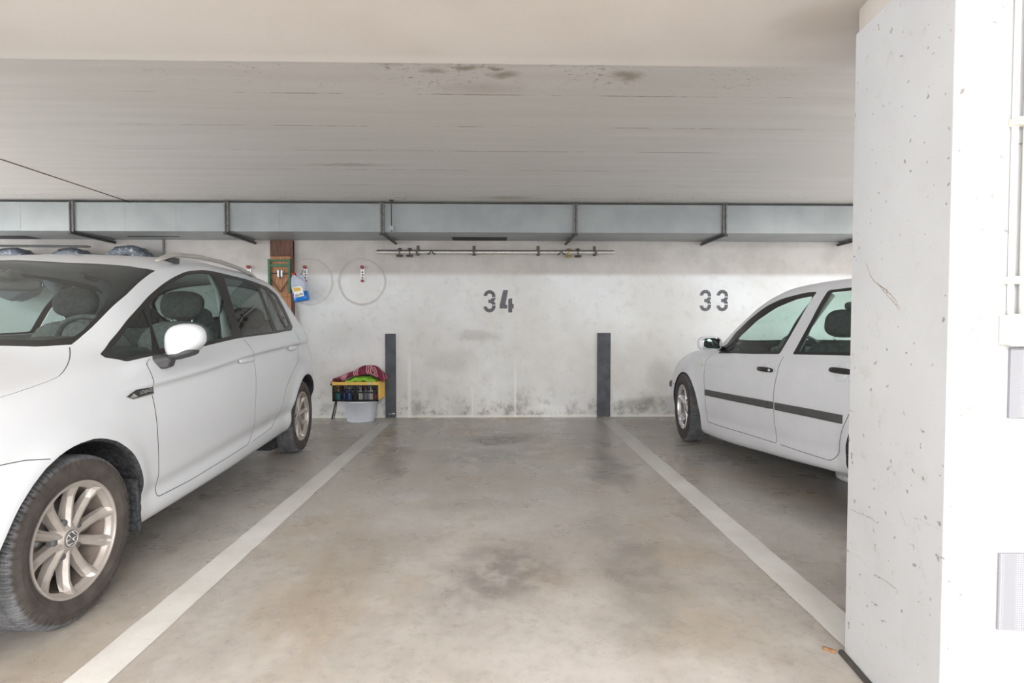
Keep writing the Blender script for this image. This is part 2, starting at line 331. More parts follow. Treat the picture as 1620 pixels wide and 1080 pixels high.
# pillar: slightly turned, chamfered front corner
foot = [(1.135, 1.783), (1.0855, 1.33), (1.1135, 1.300), (1.80, 1.265), (1.84, 1.75)]
bm = bmesh.new(); prism(bm, foot, 0, 2.004, bev=.002); struct(obj('pillar', bm, M['pillar']))
bm = bmesh.new(); prism(bm, [(x + (.006 if x < 1.2 else -.006), y + (.006 if y < 1.5 else -.006)) for x, y in foot], 2.0, 2.085)
struct(obj('trim_2', bm, M['soffit'], None), 'unpainted neck of the pillar under the beam')
bm = bmesh.new(); tube(bm, [(1.128, 1.790, .004), (1.118, 1.69, .004), (1.078, 1.33, .004), (1.10, 1.29, .004), (1.5, 1.268, .004)], .010, 8)
struct(obj('trim_3', bm, plain('dark_joint_sealant', (.055, .05, .046), .7)), 'dark sealant joint at the foot of the pillar')

# scuffs on the inner side of the pillar: s along the face from the far edge, z up
M['scuff'] = plain('brown_scuff', (.36, .29, .21), .8, 0, .3, 60); M['scuffg'] = plain('grey_scuff', (.34, .33, .32), .8, 0, .3, 60)
pa, pb = Vector((1.135, 1.783, 0)), Vector((1.0855, 1.33, 0)); pd = (pb-pa).normalized(); pn = Vector((pd.y, -pd.x, 0)); pn = pn if pn.x < 0 else -pn
for k, (pts, wd) in enumerate((
  ([(.088, 1.268), (.11, 1.233), (.135, 1.21), (.175, 1.191), (.213, 1.172), (.244, 1.151), (.263, 1.124)], .0022), ([(.148, 1.207), (.204, 1.165), (.251, 1.133), (.257, 1.115)], .0018),
  ([(.022, .488), (.075, .494), (.133, .501), (.167, .498)], .0022), ([(.282, .571), (.3, .552), (.311, .539)], .0018), ([(.159, .339), (.217, .347), (.272, .347), (.281, .341)], .0022),
  ([(.43, .509), (.464, .514)], .003), ([(.165, .252), (.188, .258)], .004), ([(.196, .221), (.228, .232)], .003), ([(.34, .62), (.36, .50), (.40, .42)], .0012))):
    bm = bmesh.new(); prev = None; rr = random.Random(k); n = 14*(len(pts)-1)
    for i in range(n+1):
        f = i/n*(len(pts)-1); j = min(int(f), len(pts)-2); f -= j; s_ = pts[j][0]*(1-f)+pts[j+1][0]*f; z = pts[j][1]*(1-f)+pts[j+1][1]*f+rr.uniform(-.002, .002)
        w_ = wd*rr.uniform(.25, 1); q = pa+pd*s_+pn*.0006; cur = (bm.verts.new(q+Vector((0, 0, z-w_))), bm.verts.new(q+Vector((0, 0, z+w_))))
        if prev: bm.faces.new((prev[0], cur[0], cur[1], prev[1]))
        prev = cur
    o = struct(obj('scuff_mark', bm, M['scuff'] if k < 2 else M['scuffg'])); o.name = 'trim_%d' % (k+4)

# ---------- floor lines ----------
def line(xl0, xl1, xr0, xr1, y0, y1, label):
    n = 60; bm = bmesh.new(); rnd = random.Random(int(xl0*1000)); L = []
    for i in range(n+1):
        s = i/n; y = y0+(y1-y0)*s; j = lambda: rnd.uniform(-.0022, .0022)
        L.append((bm.verts.new((xl0+(xl1-xl0)*s+j(), y, .0015)), bm.verts.new((xr0+(xr1-xr0)*s+j(), y, .0015))))
    for a, b in zip(L, L[1:]): bm.faces.new((a[0], a[1], b[1], b[0]))
    tag(obj('parking_line', bm, M['line']), label, 'floor marking', 'white lines beside the bay')
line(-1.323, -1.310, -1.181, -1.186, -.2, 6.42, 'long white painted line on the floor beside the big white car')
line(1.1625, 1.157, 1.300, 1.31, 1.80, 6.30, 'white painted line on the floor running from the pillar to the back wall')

# ---------- rubber strips and numbers on the back wall ----------
for x0, x1, z1, lab in ((-1.313, -1.192, .976, 'dark grey upright strip on the back wall beside the yellow crate'), (1.148, 1.302, .984, 'dark grey upright strip on the back wall left of the small white car')):
    bm = bmesh.new(); box(bm, x0, x1, DW-.022, DW, .006, z1, bev=.003)
    p = tag(obj('wall_strip', bm, M['post']), lab, 'wall protector', 'dark strips on the back wall')
    if x0 < 0:
        bm = bmesh.new(); rr = random.Random(3)
        for k in range(7): xx = -1.272+k*.0105; box(bm, xx, xx+rr.uniform(.004, .009), DW-.0232, DW-.0215, .040+rr.uniform(0, .006), .053+rr.uniform(-.004, .006))
        obj('pale_scratches', bm, M['white_plastic'], p)['label'] = 'pale scratch marks near the foot'
def arc(cx, cz, r, a0, a1, n=16): return [(cx+r*math.cos(math.radians(a0+(a1-a0)*k/n)), cz+r*math.sin(math.radians(a0+(a1-a0)*k/n))) for k in range(n+1)]
def digit_three(h):
    s = h/.255; sc = lambda P: [(x*s, z*s) for x, z in P]
    top = arc(.066, .187, .068, 180, 0) + [(.134, .176), (.094, .176)] + arc(.066, .187, .028, 0, 180) + [(-.002, .187)][:0]
    low = arc(.066, .068, .068, 180, 360) + [(.134, .079), (.094, .079)] + arc(.066, .068, .028, 360, 180)
    mid = [(.093, .166), (.134, .166), (.134, .155), (.118, .128), (.134, .101), (.134, .089), (.093, .089), (.085, .102), (.076, .108), (.052, .108), (.052, .147), (.076, .147), (.085, .153)]
    return [sc(top), sc(low), sc(mid)]
def digit_four(h):
    s = h/.255; sc = lambda P: [(x*s, z*s) for x, z in P]
    return [sc([(.036, .255), (.093, .255), (.062, .088), (.083, .088), (.083, .045), (-.004, .045), (-.004, .085)]), sc([(.094, .150), (.118, .162), (.140, .162), (.140, .098), (.157, .098), (.157, .045), (.140, .045), (.140, 0), (.094, 0)])]
def number(parts, label):
    r = tag(empty('wall_number', (parts[0][1], DW, parts[0][2])), label, 'number', 'stencilled bay numbers')
    for polys, x, z in parts:
        bm = bmesh.new()
        for P in polys: prism(bm, P, 0, .0012, Matrix(((1, 0, 0, x-r.location.x), (0, 0, -1, 0), (0, 1, 0, z-r.location.z), (0, 0, 0, 1))))
        obj('digit', bm, M['number'], r)
number([(digit_three(.258), -.174, 1.222), (digit_four(.258), .014, 1.222)], 'grey stencilled number 34 painted on the back wall')
number([(digit_three(.250), 2.352, 1.237), (digit_three(.250), 2.552, 1.237)], 'grey stencilled number 33 painted on the wall above the small white car')

# ---------- ventilation duct ----------
DF, DZ, DT = 5.915, 2.047, 2.344
duct = tag(empty('ventilation_duct', (0, DF, DZ)), 'long grey sheet metal air duct under the ceiling along the back wall', 'duct')
def sub(name, bm, m, par=duct, smooth=False):
    off = Vector(); p = par
    while p is not None: off += p.location; p = p.parent
    bm.transform(Matrix.Translation(-off)); return obj(name, bm, m, par, smooth)
FX = [-5.98, -4.39, -2.815, -1.213, .806, 2.388, 4.0]
for a, b in zip([-7.6]+FX, FX+[7.6]):
    bm = bmesh.new(); box(bm, a+.004, b-.004, DF, DW-.004, DZ, DT, bev=.004)
    if b-a > .5:
        for k in (1, 2):   # faint cross-creases of the sheet
            xx = a+(b-a)*k/3; box(bm, xx-.002, xx+.002, DF-.0012, DF+.001, DZ+.01, DT-.01)
    sub('duct_section', bm, M['duct'])
for x in FX:
    bm = bmesh.new()
    for s in (-1, 1):
        box(bm, x+s*.012-.0105, x+s*.012+.0105, DF-.026, DF+.02, DZ-.014, DT+.004, bev=.002)
        box(bm, x+s*.012-.0105, x+s*.012+.0105, DF-.01, DW-.01, DZ-.012, DZ+.01)
    sub('duct_flange', bm, M['flange'])
    bm = bmesh.new(); xe = x - .03*(1 if x > 0 else -1)
    tube(bm, [(x, DF-.05, DZ-.020), (xe, DW-.005, DZ-.034)], .016, 6, flat=(1, .9)); tube(bm, [(x, DF-.036, DZ-.03), (x, DF-.036, DT+.010)], .005, 8)
    tube(bm, [(x-.02, DF-.036, DZ-.026), (x+.02, DF-.036, DZ-.026)], .013, 8)
    sub('duct_bracket', bm, M['dark'])
bm = bmesh.new(); box(bm, -.52, .09, 6.24, 6.45, DZ-.005, DZ-.001); sub('vent_slot', bm, M['grille'])
bm = bmesh.new(); box(bm, -5.75, -5.15, 6.26, 6.47, DZ-.005, DZ-.001); sub('vent_slot', bm, M['grille'])
bm = bmesh.new(); box(bm, -4.05, -3.5, 6.24, 6.27, DZ-.004, DZ-.001); sub('vent_slot', bm, M['grille'])
rod = tag(empty('hanger_rod', (-1.112, DF-.045, 2.1)), 'thin steel rod hanging from the ceiling in front of the duct', 'rod')
bm = bmesh.new(); tube(bm, [(-1.112, DF-.045, CH), (-1.112, DF-.045, 2.045)], .005, 8); sub('rod', bm, M['dark'], rod)
bm = bmesh.new(); box(bm, -1.138, -1.086, DF-.058, DF-.036, 2.055, 2.105, bev=.003); sub('square_plate', bm, M['duct'], rod)
bm = bmesh.new(); box(bm, -1.135, -1.089, DF-.06, DF-.03, CH-.012, CH, bev=.003); sub('ceiling_foot', bm, M['dark'], rod)

# ---------- tool rail ----------
RY, RZ = 6.43, 1.905
rail = tag(empty('wall_rail', (0, RY, RZ)), 'long galvanised tube rail with hooks on the wall above the number 34', 'rail')
bm = bmesh.new(); tube(bm, [(-1.400, RY, RZ-.002), (1.335, RY, RZ+.003)], .0145, 16); sub('rail_tube', bm, M['tubewhite'], rail)
bm = bmesh.new(); box(bm, -1.39, 1.325, RY+.016, RY+.036, RZ+.010, RZ+.028); sub('rail_back_strip', bm, M['dark'], rail)
for x in (-.93, -.285, .455, 1.11):
    bm = bmesh.new(); box(bm, x-.018, x+.018, DW-.006, DW, RZ-.03, RZ+.085, bev=.002); box(bm, x-.012, x+.012, RY-.018, DW, RZ+.013, RZ+.022); box(bm, x-.012, x+.012, RY-.022, RY-.0155, RZ-.028, RZ+.022); box(bm, x-.012, x+.012, RY-.02, DW, RZ-.028, RZ-.020)
    sub('rail_bracket', bm, M['hook'], rail)
for i, x in enumerate((-1.125, -1.013, .80, .905)):
    bm = bmesh.new(); lathe(bm, [(0, -.030), (.030, -.028), (.044, -.016), (.040, -.006), (.012, 0), (0, 0)], 20, 'z', Matrix.Translation((x, RY-.012, RZ-.028)))
    tube(bm, [(x, RY-.012, RZ-.03), (x, RY-.016, RZ), (x, RY-.006, RZ+.022), (x+.01, RY+.012, RZ+.034)], .007, 8)
    lathe(bm, [(.016, -.008), (.028, 0), (.016, .008)], 14, 'z', Matrix.Translation((x, RY, RZ+.038)))
    o = sub('rail_hook', bm, M['brass'] if i == 2 else M['hook'], rail)
    if i == 2: o['label'] = 'brass coloured hook'
for x in (-.765, .715):
    bm = bmesh.new(); tube(bm, [(x-.045, RY-.02, RZ-.026), (x-.02, RY-.02, RZ-.016), (x, RY-.02, RZ+.022), (x+.02, RY-.02, RZ-.016), (x+.045, RY-.02, RZ-.026)], .008, 8); sub('spread_hook', bm, M['hook'], rail)

# ---------- wall hooks of the tyre hangers ----------
def hanger(x, label):
    r = tag(empty('wheel_hanger', (x, DW, 1.66)), label, 'wall hook', 'small red and white wall hooks')
    bm = bmesh.new(); box(bm, x-.021, x+.021, DW-.012, DW, 1.575, 1.745, bev=.003); o = sub('back_plate', bm, M['white_plastic'], r)
    bm = bmesh.new()
    for k, z in enumerate((1.61, 1.645, 1.675)): box(bm, x-.013+.004*(k % 2), x+.009+.004*(k % 2), DW-.0135, DW-.0115, z, z+.0145); box(bm, x-.002, x+.002, DW-.0135, DW-.0115, z, z+.036)
    sub('grey_print', bm, M['number'], o)
    bm = bmesh.new(); tube(bm, [(x, DW-.005, 1.735), (x, DW-.045, 1.738)], .020, 12); sub('red_grip', bm, M['redplastic'], r)
    bm = bmesh.new(); tube(bm, [(x, DW-.005, 1.585), (x, DW-.035, 1.583)], .017, 12); sub('red_stop', bm, M['redplastic'], r)
M['redplastic'] = plain('dark_red_plastic', (.22, .02, .022), .45)
hanger(-1.566, 'red and white wall hook inside the full round tyre mark'); hanger(-2.218, 'red and white wall hook above the blue washer fluid bottle'); hanger(-2.856, 'red and white wall hook seen just over the roof of the big white car')

# ---------- beer bench stood against the wall ----------
bn = tag(empty('folding_bench', (-2.475, DW, 0)), 'brown wooden folding bench with green steel legs standing upright against the wall', 'bench')
bm = bmesh.new()
for k in range(2): box(bm, -2.607+k*.1325, -2.607+.131+k*.1325, DW-.032, DW-.006, .01, 1.86, bev=.003)
sub('seat_board', bm, M['wood'], bn)
bm = bmesh.new(); box(bm, -2.607, -2.343, DW-.036, DW-.005, 1.862, 2.04, bev=.003); box(bm, -2.58, -2.38, DW-.046, DW-.036, 1.87, 1.90); box(bm, -2.372, -2.343, DW-.05, DW-.004, .01, 2.04, bev=.003)
sub('dark_end_board', bm, M['woodd'], bn)
bm = bmesh.new()
for x in (-2.610, -2.383): box(bm, x-.014, x+.014, DW-.066, DW-.036, 1.44, 1.825, bev=.003)
box(bm, -2.61, -2.383, DW-.064, DW-.038, 1.738, 1.768, bev=.003); box(bm, -2.61, -2.383, DW-.064, DW-.038, 1.80, 1.82, bev=.003)
sub('leg_frame', bm, M['green'], bn)
bm = bmesh.new(); dk = lambda a, b: tube(bm, [(a[0], DW-.052, a[1]), (b[0], DW-.052, b[1])], .006, 8)
dk((-2.60, 1.60), (-2.49, 1.45)); dk((-2.39, 1.60), (-2.49, 1.45)); dk((-2.6, 1.665), (-2.39, 1.665)); dk((-2.49, 1.71), (-2.49, 1.6))
sub('folding_brace', bm, M['dark'], bn)
bm = bmesh.new()
for s in (-1, 1): box(bm, -2.488+s*.019-.010, -2.488+s*.019+.010, DW-.068, DW-.03, 1.622, 1.702, bev=.004)
sub('locking_catch', bm, M['white_plastic'], bn)
bm = bmesh.new(); box(bm, -2.6, -2.39, DW-.035, DW-.0315, 1.395, 1.40); sub('board_joint', bm, M['woodd'], bn)

# ---------- washer fluid bottle hanging from the hook ----------
bt = tag(empty('fluid_bottle', (-2.225, 6.40, 1.35)), 'clear plastic canister half full of blue washer fluid hanging on the wall', 'bottle')
MB = Matrix.Translation((-2.225, 6.405, 1.345)) @ Matrix.Rotation(math.radians(-11), 4, 'Y')
t = NT('cloudy_clear_plastic'); M['clear'] = t.done((.70, .76, .88), .25, 0, Transmission_Weight=.35, IOR=1.05, Alpha=.75)
M['blue'] = plain('blue_fluid', (.012, .17, .55), .25, 0, .12)
sec = lambda hw, hd, z, n=28: [((abs(math.cos(a))**.6)*math.copysign(hw, math.cos(a)), (abs(math.sin(a))**.6)*math.copysign(hd, math.sin(a)), z) for a in [2*math.pi*k/n for k in range(n)]]
def loft(bm, rows, Mx, cap=True):
    b = bmesh.new(); R = [[b.verts.new(p) for p in r] for r in rows]; n = len(R[0])
    for p, q in zip(R, R[1:]):
        for k in range(n): b.faces.new((p[k], p[(k+1) % n], q[(k+1) % n], q[k]))
    if cap: b.faces.new(R[0][::-1]); b.faces.new(R[-1])
    merge(bm, b, Mx)
sh = lambda P, dx: [(x+dx, y, z) for x, y, z in P]
bm = bmesh.new(); loft(bm, [sec(.076, .046, .10), sec(.082, .05, .105), sec(.082, .05, .17), sec(.078, .048, .205), sh(sec(.060, .042, .245), -.01), sh(sec(.040, .034, .275), -.022), sh(sec(.022, .022, .292), -.03), sh(sec(.020, .020, .305), -.03)], MB)
body = sub('canister', bm, M['clear'], bt, True)
bm = bmesh.new(); loft(bm, [sec(.074, .044, 0), sec(.083, .051, .012), sec(.0835, .0515, .104), sec(.078, .048, .106)], MB); sub('blue_fluid', bm, M['blue'], bt, True)
bm = bmesh.new(); lathe(bm, [(0, .33), (.023, .328), (.024, .305), (.0, .303)], 18, 'z', MB @ Matrix.Translation((-.03, 0, 0))); sub('red_cap', bm, M['redplastic2'] if 'redplastic2' in M else plain('bright_red_cap', (.55, .02, .03), .4), bt, True)
bm = bmesh.new(); tube(bm, [MB @ Vector(p) for p in ((.028, 0, .262), (.05, 0, .30), (.062, 0, .28), (.075, 0, .215), (.079, 0, .17))], .011, 10); sub('carry_handle', bm, M['clear'], bt, True)
bm = bmesh.new(); prism(bm, [(-.055, .05), (.052, .05), (.052, .135), (.035, .165), (-.055, .165)], 0, .0015, MB @ Matrix(((1, 0, 0, 0), (0, 0, -1, -.0525), (0, 1, 0, 0), (0, 0, 0, 1)))); lab = sub('paper_label', bm, M['white_plastic'], bt)
bm = bmesh.new(); prism(bm, [(-.05, .115), (.03, .115), (.03, .150), (-.05, .160)], .0015, .0022, MB @ Matrix(((1, 0, 0, 0), (0, 0, -1, -.0525), (0, 1, 0, 0), (0, 0, 0, 1)))); sub('yellow_patch', bm, plain('yellow_label_print', (.68, .42, .06), .5), lab)
bm = bmesh.new()
for P in ([(-.05, .055), (-.01, .055), (.0, .064), (.045, .065), (.035, .09), (.005, .082), (-.01, .074), (-.02, .085), (-.045, .08)],): prism(bm, P, .0015, .0022, MB @ Matrix(((1, 0, 0, 0), (0, 0, -1, -.0525), (0, 1, 0, 0), (0, 0, 0, 1))))
sub('grey_print', bm, plain('grey_label_print', (.35, .33, .28), .5), lab)
bm = bmesh.new(); q = [MB @ Vector(p) for p in ((.052, 0, .295),)][0]; tube(bm, [q, (-2.216, 6.42, q.z+.05), (-2.217, DW-.02, 1.70)], .004, 8); sub('hanging_wire', bm, M['hook'], bt)

# ---------- bucket, crate, cloths ----------
bc = Vector((-1.555, 6.325, 0))
bu = tag(empty('bucket', bc), 'translucent white plastic bucket under the yellow crate', 'bucket')
M['bucket'] = plain('milky_white_plastic', (.66, .69, .76), .45, 0, .03)
bm = bmesh.new(); lathe(bm, [(0, .003), (.148, .0), (.152, .008), (.178, .215), (.186, .217), (.188, .232), (.180, .238), (.172, .232), (.145, .012), (0, .012)], 48); obj('bucket_body', bm, M['bucket'], bu, True)
bm = bmesh.new(); tube(bm, [(.192*math.cos(a), .192*math.sin(a), .205-.05*math.sin(a)) for a in [math.radians(20+140*k/14) for k in range(15)]], .0035, 8); obj('wire_handle', bm, M['steel'], bu)
CX0, CX1, CY0, CY1, CZ0, CZ1 = -1.806, -1.325, 6.150, 6.46, .241, .452
cr = tag(empty('folding_crate', ((CX0+CX1)/2, (CY0+CY1)/2, CZ0)), 'black and yellow folding crate of bottles on the white bucket', 'crate')
M['crateblack'] = plain('black_crate_plastic', (.018, .018, .02), .5); M['crateyellow'] = plain('yellow_crate_plastic', (.78, .50, .11), .5, 0, .05)
bm = bmesh.new(); box(bm, CX0, CX1, CY0, CY1, CZ0, CZ0+.012, bev=.003); sub('crate_floor', bm, M['crateblack'], cr)
def lattice(bm, a, b, axis, c, z0, z1):
    """open slatted side between a and b"""
    def bar(u0, u1, zz0, zz1):
        if axis == 'x': box(bm, u0, u1, c-.006, c+.006, zz0, zz1)
        else: box(bm, c-.006, c+.006, u0, u1, zz0, zz1)
    bar(a, b, z0, z0+.018); bar(a, a+.024, z0, z1); bar(b-.024, b, z0, z1); bar(a, b, (z0+z1)/2-.006, (z0+z1)/2+.006); bar(a, b, z1-.02, z1)
    bar((a+b)/2-.01, (a+b)/2+.01, z0, z1)
    n = int((b-a)/.0175)
    for k in range(1, n): u = a+(b-a)*k/n; bar(u-.0016, u+.0016, z0, z1)
bm = bmesh.new(); lattice(bm, CX0-.015, CX1+.002, 'x', CY0+.006, CZ0, CZ1-.02); sub('slatted_side', bm, M['crateblack'], cr)
bm = bmesh.new(); lattice(bm, CX0, CX1, 'x', CY1-.006, CZ0, CZ1-.02); sub('slatted_side', bm, M['crateblack'], cr)
bm = bmesh.new()
for y0, y1 in ((CY0-.006, CY0+.014), (CY1-.014, CY1+.006)):
    bm = bmesh.new(); box(bm, CX0-.016, CX1+.004, y0, y1, CZ1-.032, CZ1+.002, bev=.003); sub('yellow_rim', bm, M['crateyellow'], cr)
for x in (CX0, CX1):
    bm = bmesh.new(); s = 1 if x == CX1 else -1
    box(bm, x-.008, x+.008, CY0+.014, CY1-.002, CZ0+.014, CZ1-.075, bev=.002); box(bm, x-.008, x+.008, CY0+.014, CY0+.11, CZ1-.08, CZ1+.004, bev=.002); box(bm, x-.008, x+.008, CY1-.11, CY1+.004, CZ1-.08, CZ1+.004, bev=.002); box(bm, x-.008, x+.008, CY0, CY1, CZ1-.03, CZ1+.006, bev=.002)
    for k in range(7): yy = CY0+.022+k*(CY1-CY0-.032)/6; box(bm, x+s*.006, x+s*.014, yy-.008, yy+.008, CZ0+.012, CZ1, bev=.002)
    sub('yellow_end_panel', bm, M['crateyellow'], cr)
bm = bmesh.new(); box(bm, CX0+.37, CX0+.41, CY0-.0085, CY0-.005, CZ1-.026, CZ1-.008); sub('grey_sticker', bm, M['tubewhite'], cr)
rr = random.Random(11)
cols = dict(blue=(.05, .17, .55), teal=(.05, .38, .42), navy=(.03, .06, .24), white=(.68, .70, .70), grey=(.35, .36, .37), red=(.5, .04, .07), green=(.12, .33, .05), black=(.02, .02, .022))
mats = {k: plain('bottle_'+k, v, .3, 0, .1) for k, v in cols.items()}
spots = [('teal', -1.768, .085), ('navy', -1.705, .10), ('blue', -1.645, .105), ('black', -1.585, .08), ('white', -1.525, .10), ('grey', -1.468, .11), ('white', -1.410, .115), ('red', -1.362, .07)]
where = dict(teal='leftmost in the crate', navy='second from the left in the crate', blue='beside the navy one in the crate', black='in the middle of the crate', red='at the right end of the crate', grey='between two white ones in the crate')
for i, (c, x, h) in enumerate(spots):
    b = empty('spray_bottle', (x, CY0+.05+.012*(i % 2), CZ0+.012))
    tag(b, {'white': 'white plastic bottle ' + ('beside the black one in the crate' if i == 4 else 'next to the red one in the crate')}.get(c, c+' plastic bottle '+where.get(c, '')), 'bottle', 'bottles in the yellow and black crate')
    bm = bmesh.new(); lathe(bm, [(0, 0), (.024, .001), (.026, .01), (.026, h*.8), (.018, h*.95), (.010, h), (.010, h+.012), (0, h+.012)], 20); obj('bottle_body', bm, mats[c], b, True)
    bm = bmesh.new(); lathe(bm, [(0, h+.010), (.013, h+.010), (.013, h+.030), (0, h+.032)], 16); obj('bottle_cap', bm, mats[('white', 'red', 'white', 'teal')[i % 4]], b, True)
def cloth(name, label, cat, outline, m, thick=.02, seed=1, h=None):
    """soft heap: a grid over x,y with height function"""
    x0, x1, y0, y1 = outline; nx, ny = 64, 30; bm = bmesh.new(); V = {}
    for i in range(nx+1):
        for j in range(ny+1):
            u, v = i/nx, j/ny; V[i, j] = bm.verts.new((x0+(x1-x0)*u, y0+(y1-y0)*v, h(u, v)))
    L = {k: bm.verts.new(v.co-Vector((0, 0, thick))) for k, v in V.items()}
    for i in range(nx):
        for j in range(ny):
            bm.faces.new((V[i, j], V[i+1, j], V[i+1, j+1], V[i, j+1])); bm.faces.new((L[i, j], L[i, j+1], L[i+1, j+1], L[i+1, j]))
    for i in range(nx):
        for j, s in ((0, 1), (ny, -1)): q = (V[i, j], L[i, j], L[i+1, j], V[i+1, j]); bm.faces.new(q if s > 0 else q[::-1])
    for j in range(ny):
        for i, s in ((0, -1), (nx, 1)): q = (V[i, j], L[i, j], L[i, j+1], V[i, j+1]); bm.faces.new(q if s > 0 else q[::-1])
    return tag(obj(name, bm, m, None, True), label, cat)
def hgreen(u, v):
    f = math.sin(math.pi*min(1, max(0, u*.96+.02)))**.6
    return .452 + .062*f*(.6+.4*math.sin(math.pi*v)) + .008*math.sin(u*23)*math.sin(v*9+1) - .012*(1-v)*(u < .25)
M['greencloth'] = plain('lime_green_cloth', (.26, .55, .05), .85, 0, .15, 12)
cloth('green_cloth', 'lime green cloth on top of the crate under the tartan blanket', 'cloth', (-1.70, -1.345, 6.165, 6.44), M['greencloth'], .03, 2, hgreen)
def tartan():
    t = NT('burgundy_tartan'); uv = t.co(); sx = t.n('ShaderNodeSeparateXYZ'); t.l(uv, sx.inputs[0])
    a = t.math('ADD', t.math('MULTIPLY', sx.outputs[0], .92), t.math('MULTIPLY', sx.outputs[2], .42)); b = t.math('ADD', t.math('MULTIPLY', sx.outputs[1], .8), t.math('SUBTRACT', t.math('MULTIPLY', sx.outputs[0], .22), t.math('MULTIPLY', sx.outputs[2], 1.0)))
    w = t.noise(8, 2).outputs['Fac']; c = t.mix(t.ramp(w, .3, .7), (.12, .008, .03), (.20, .018, .05))
    for q, off, per in ((a, .05, .145), (b, .03, .12)):
        ph = t.math('FRACT', t.math('DIVIDE', t.math('ADD', t.math('ADD', q, 5.0), t.math('MULTIPLY_ADD', w, .02, off)), per))
        for ctr, wd in ((.30, .045), (.43, .035), (.56, .045)):
            s = t.ramp(t.math('ABSOLUTE', t.math('SUBTRACT', ph, ctr)), wd, wd*.6)
            c = t.mix(t.math('MULTIPLY', s, .8), c, (.72, .36, .40))
    return t.done(c, .9)
def hblank(u, v):
    ridge = np.interp(u, [0, .06, .16, .35, .55, .68, .82, .93, 1], [.445, .478, .512, .560, .610, .628, .600, .545, .48])
    front = .25+.75*min(1, v*1.9+.04)**.7 if u < .30 else .62+.38*min(1, v*2.2)**.8
    z = .452 + (ridge-.452)*front*(1-.12*max(0, v-.75)*4) + .006*math.sin(u*19+v*7)
    x = -1.852+.577*u; y = 6.195+.275*v; gu, gv = (x+1.70)/.355, (y-6.165)/.275
    if 0 <= gu <= 1 and gv <= 1: z = max(z, hgreen(gu, gv)+.030)
    if -1.825 < x < -1.30: z = max(z, .488)
    return z
cloth('tartan_blanket', 'burgundy blanket with pink tartan stripes heaped on top of the crate', 'blanket', (-1.852, -1.275, 6.195, 6.47), tartan(), .026, 3, hblank)
bm = bmesh.new(); tube(bm, [(-1.890, 6.36, .012), (-1.862, 6.38, .16), (-1.845, 6.40, .26)], [.011, .009, .009], 10); tube(bm, [(-1.868, 6.36, .012), (-1.850, 6.38, .12), (-1.840, 6.40, .25)], .006, 8)
st = tag(empty('walking_stick', (0, 0, 0)), 'thin dark stick leaning behind the bucket', 'stick'); obj('stick_shaft', bm, M['dark'], st)
bm = bmesh.new(); tube(bm, [(-1.845, 6.40, .26), (-1.843, 6.42, .38), (-1.865, 6.41, .405), (-1.915, 6.40, .40)], .012, 10); obj('stick_handle', bm, M['woodd'], st)

# ---------- bagged tyres on the wall behind the big car ----------
def bag_mat():
    t = NT('crumpled_clear_bag'); n = t.noise(13, 6, .75, dist=1.5).outputs['Fac']
    t.bump(n, .7, .02); return t.done(t.mix(t.ramp(n, .52, .66), (.10, .115, .145), (.42, .45, .50)), .3)
M['bag'] = bag_mat()
for x, z, r, ry, lab in ((-5.30, 1.63, .285, 0, 'bagged tyre on the wall, partly out of view at the left'), (-4.675, 1.63, .285, 0, 'bagged tyre on the wall under the end of the black bar'), (-4.055, 1.66, .285, .12, 'bagged tyre on the wall nearest the grey pipe')):
    Mt = Matrix.Translation((x, 6.30, z)) @ Matrix.Rotation(ry, 4, 'Z')
    tr = tag(empty('bagged_tyre', (0, 0, 0)), lab, 'tyre', 'tyres wrapped in plastic bags on the wall')
    bm = bmesh.new(); lathe(bm, [(.17, -.10), (.24, -.115), (r-.02, -.10), (r, -.06), (r+.004, 0), (r, .06), (r-.02, .10), (.24, .115), (.17, .10)], 64, 'y', Mt, closed=True)
    for v in bm.verts:
        d = v.co-Vector((x, 6.3, z)); k = 1+.03*math.sin(9*math.atan2(d.z, d.x)+5*d.y*10)+.015*math.sin(23*math.atan2(d.z, d.x)); v.co = Vector((x, 6.3, z))+Vector((d.x*k, d.y, d.z*k))
    obj('plastic_bag', bm, M['bag'], tr, True)
    bm = bmesh.new(); lathe(bm, [(.16, -.095), (r-.04, -.09), (r-.015, -.05), (r-.015, .05), (r-.04, .09), (.16, .095)], 48, 'y', Mt, closed=True); obj('tyre', bm, M['trim'], tr, True)
    bm = bmesh.new(); tube(bm, [(x, DW, z+.12), (x, 6.22, z+.13), (x, 6.18, z+.17)], .012, 8); obj('support_peg', bm, M['dark'], tr)
bm = bmesh.new(); tube(bm, [(-5.75, 6.17, 1.925), (-4.43, 6.17, 1.920), (-4.395, 6.17, 1.918)], [.013, .013, .006], 8)
tag(obj('black_bar', bm, M['dark']), 'long black bar lying on top of the bagged tyres', 'bar')
bm = bmesh.new(); tube(bm, [(-3.815, DW-.018, 0), (-3.815, DW-.018, 2.046)], .011, 10)
tag(obj('wall_pipe', bm, M['flange']), 'thin grey vertical pipe on the back wall behind the big white car', 'pipe')

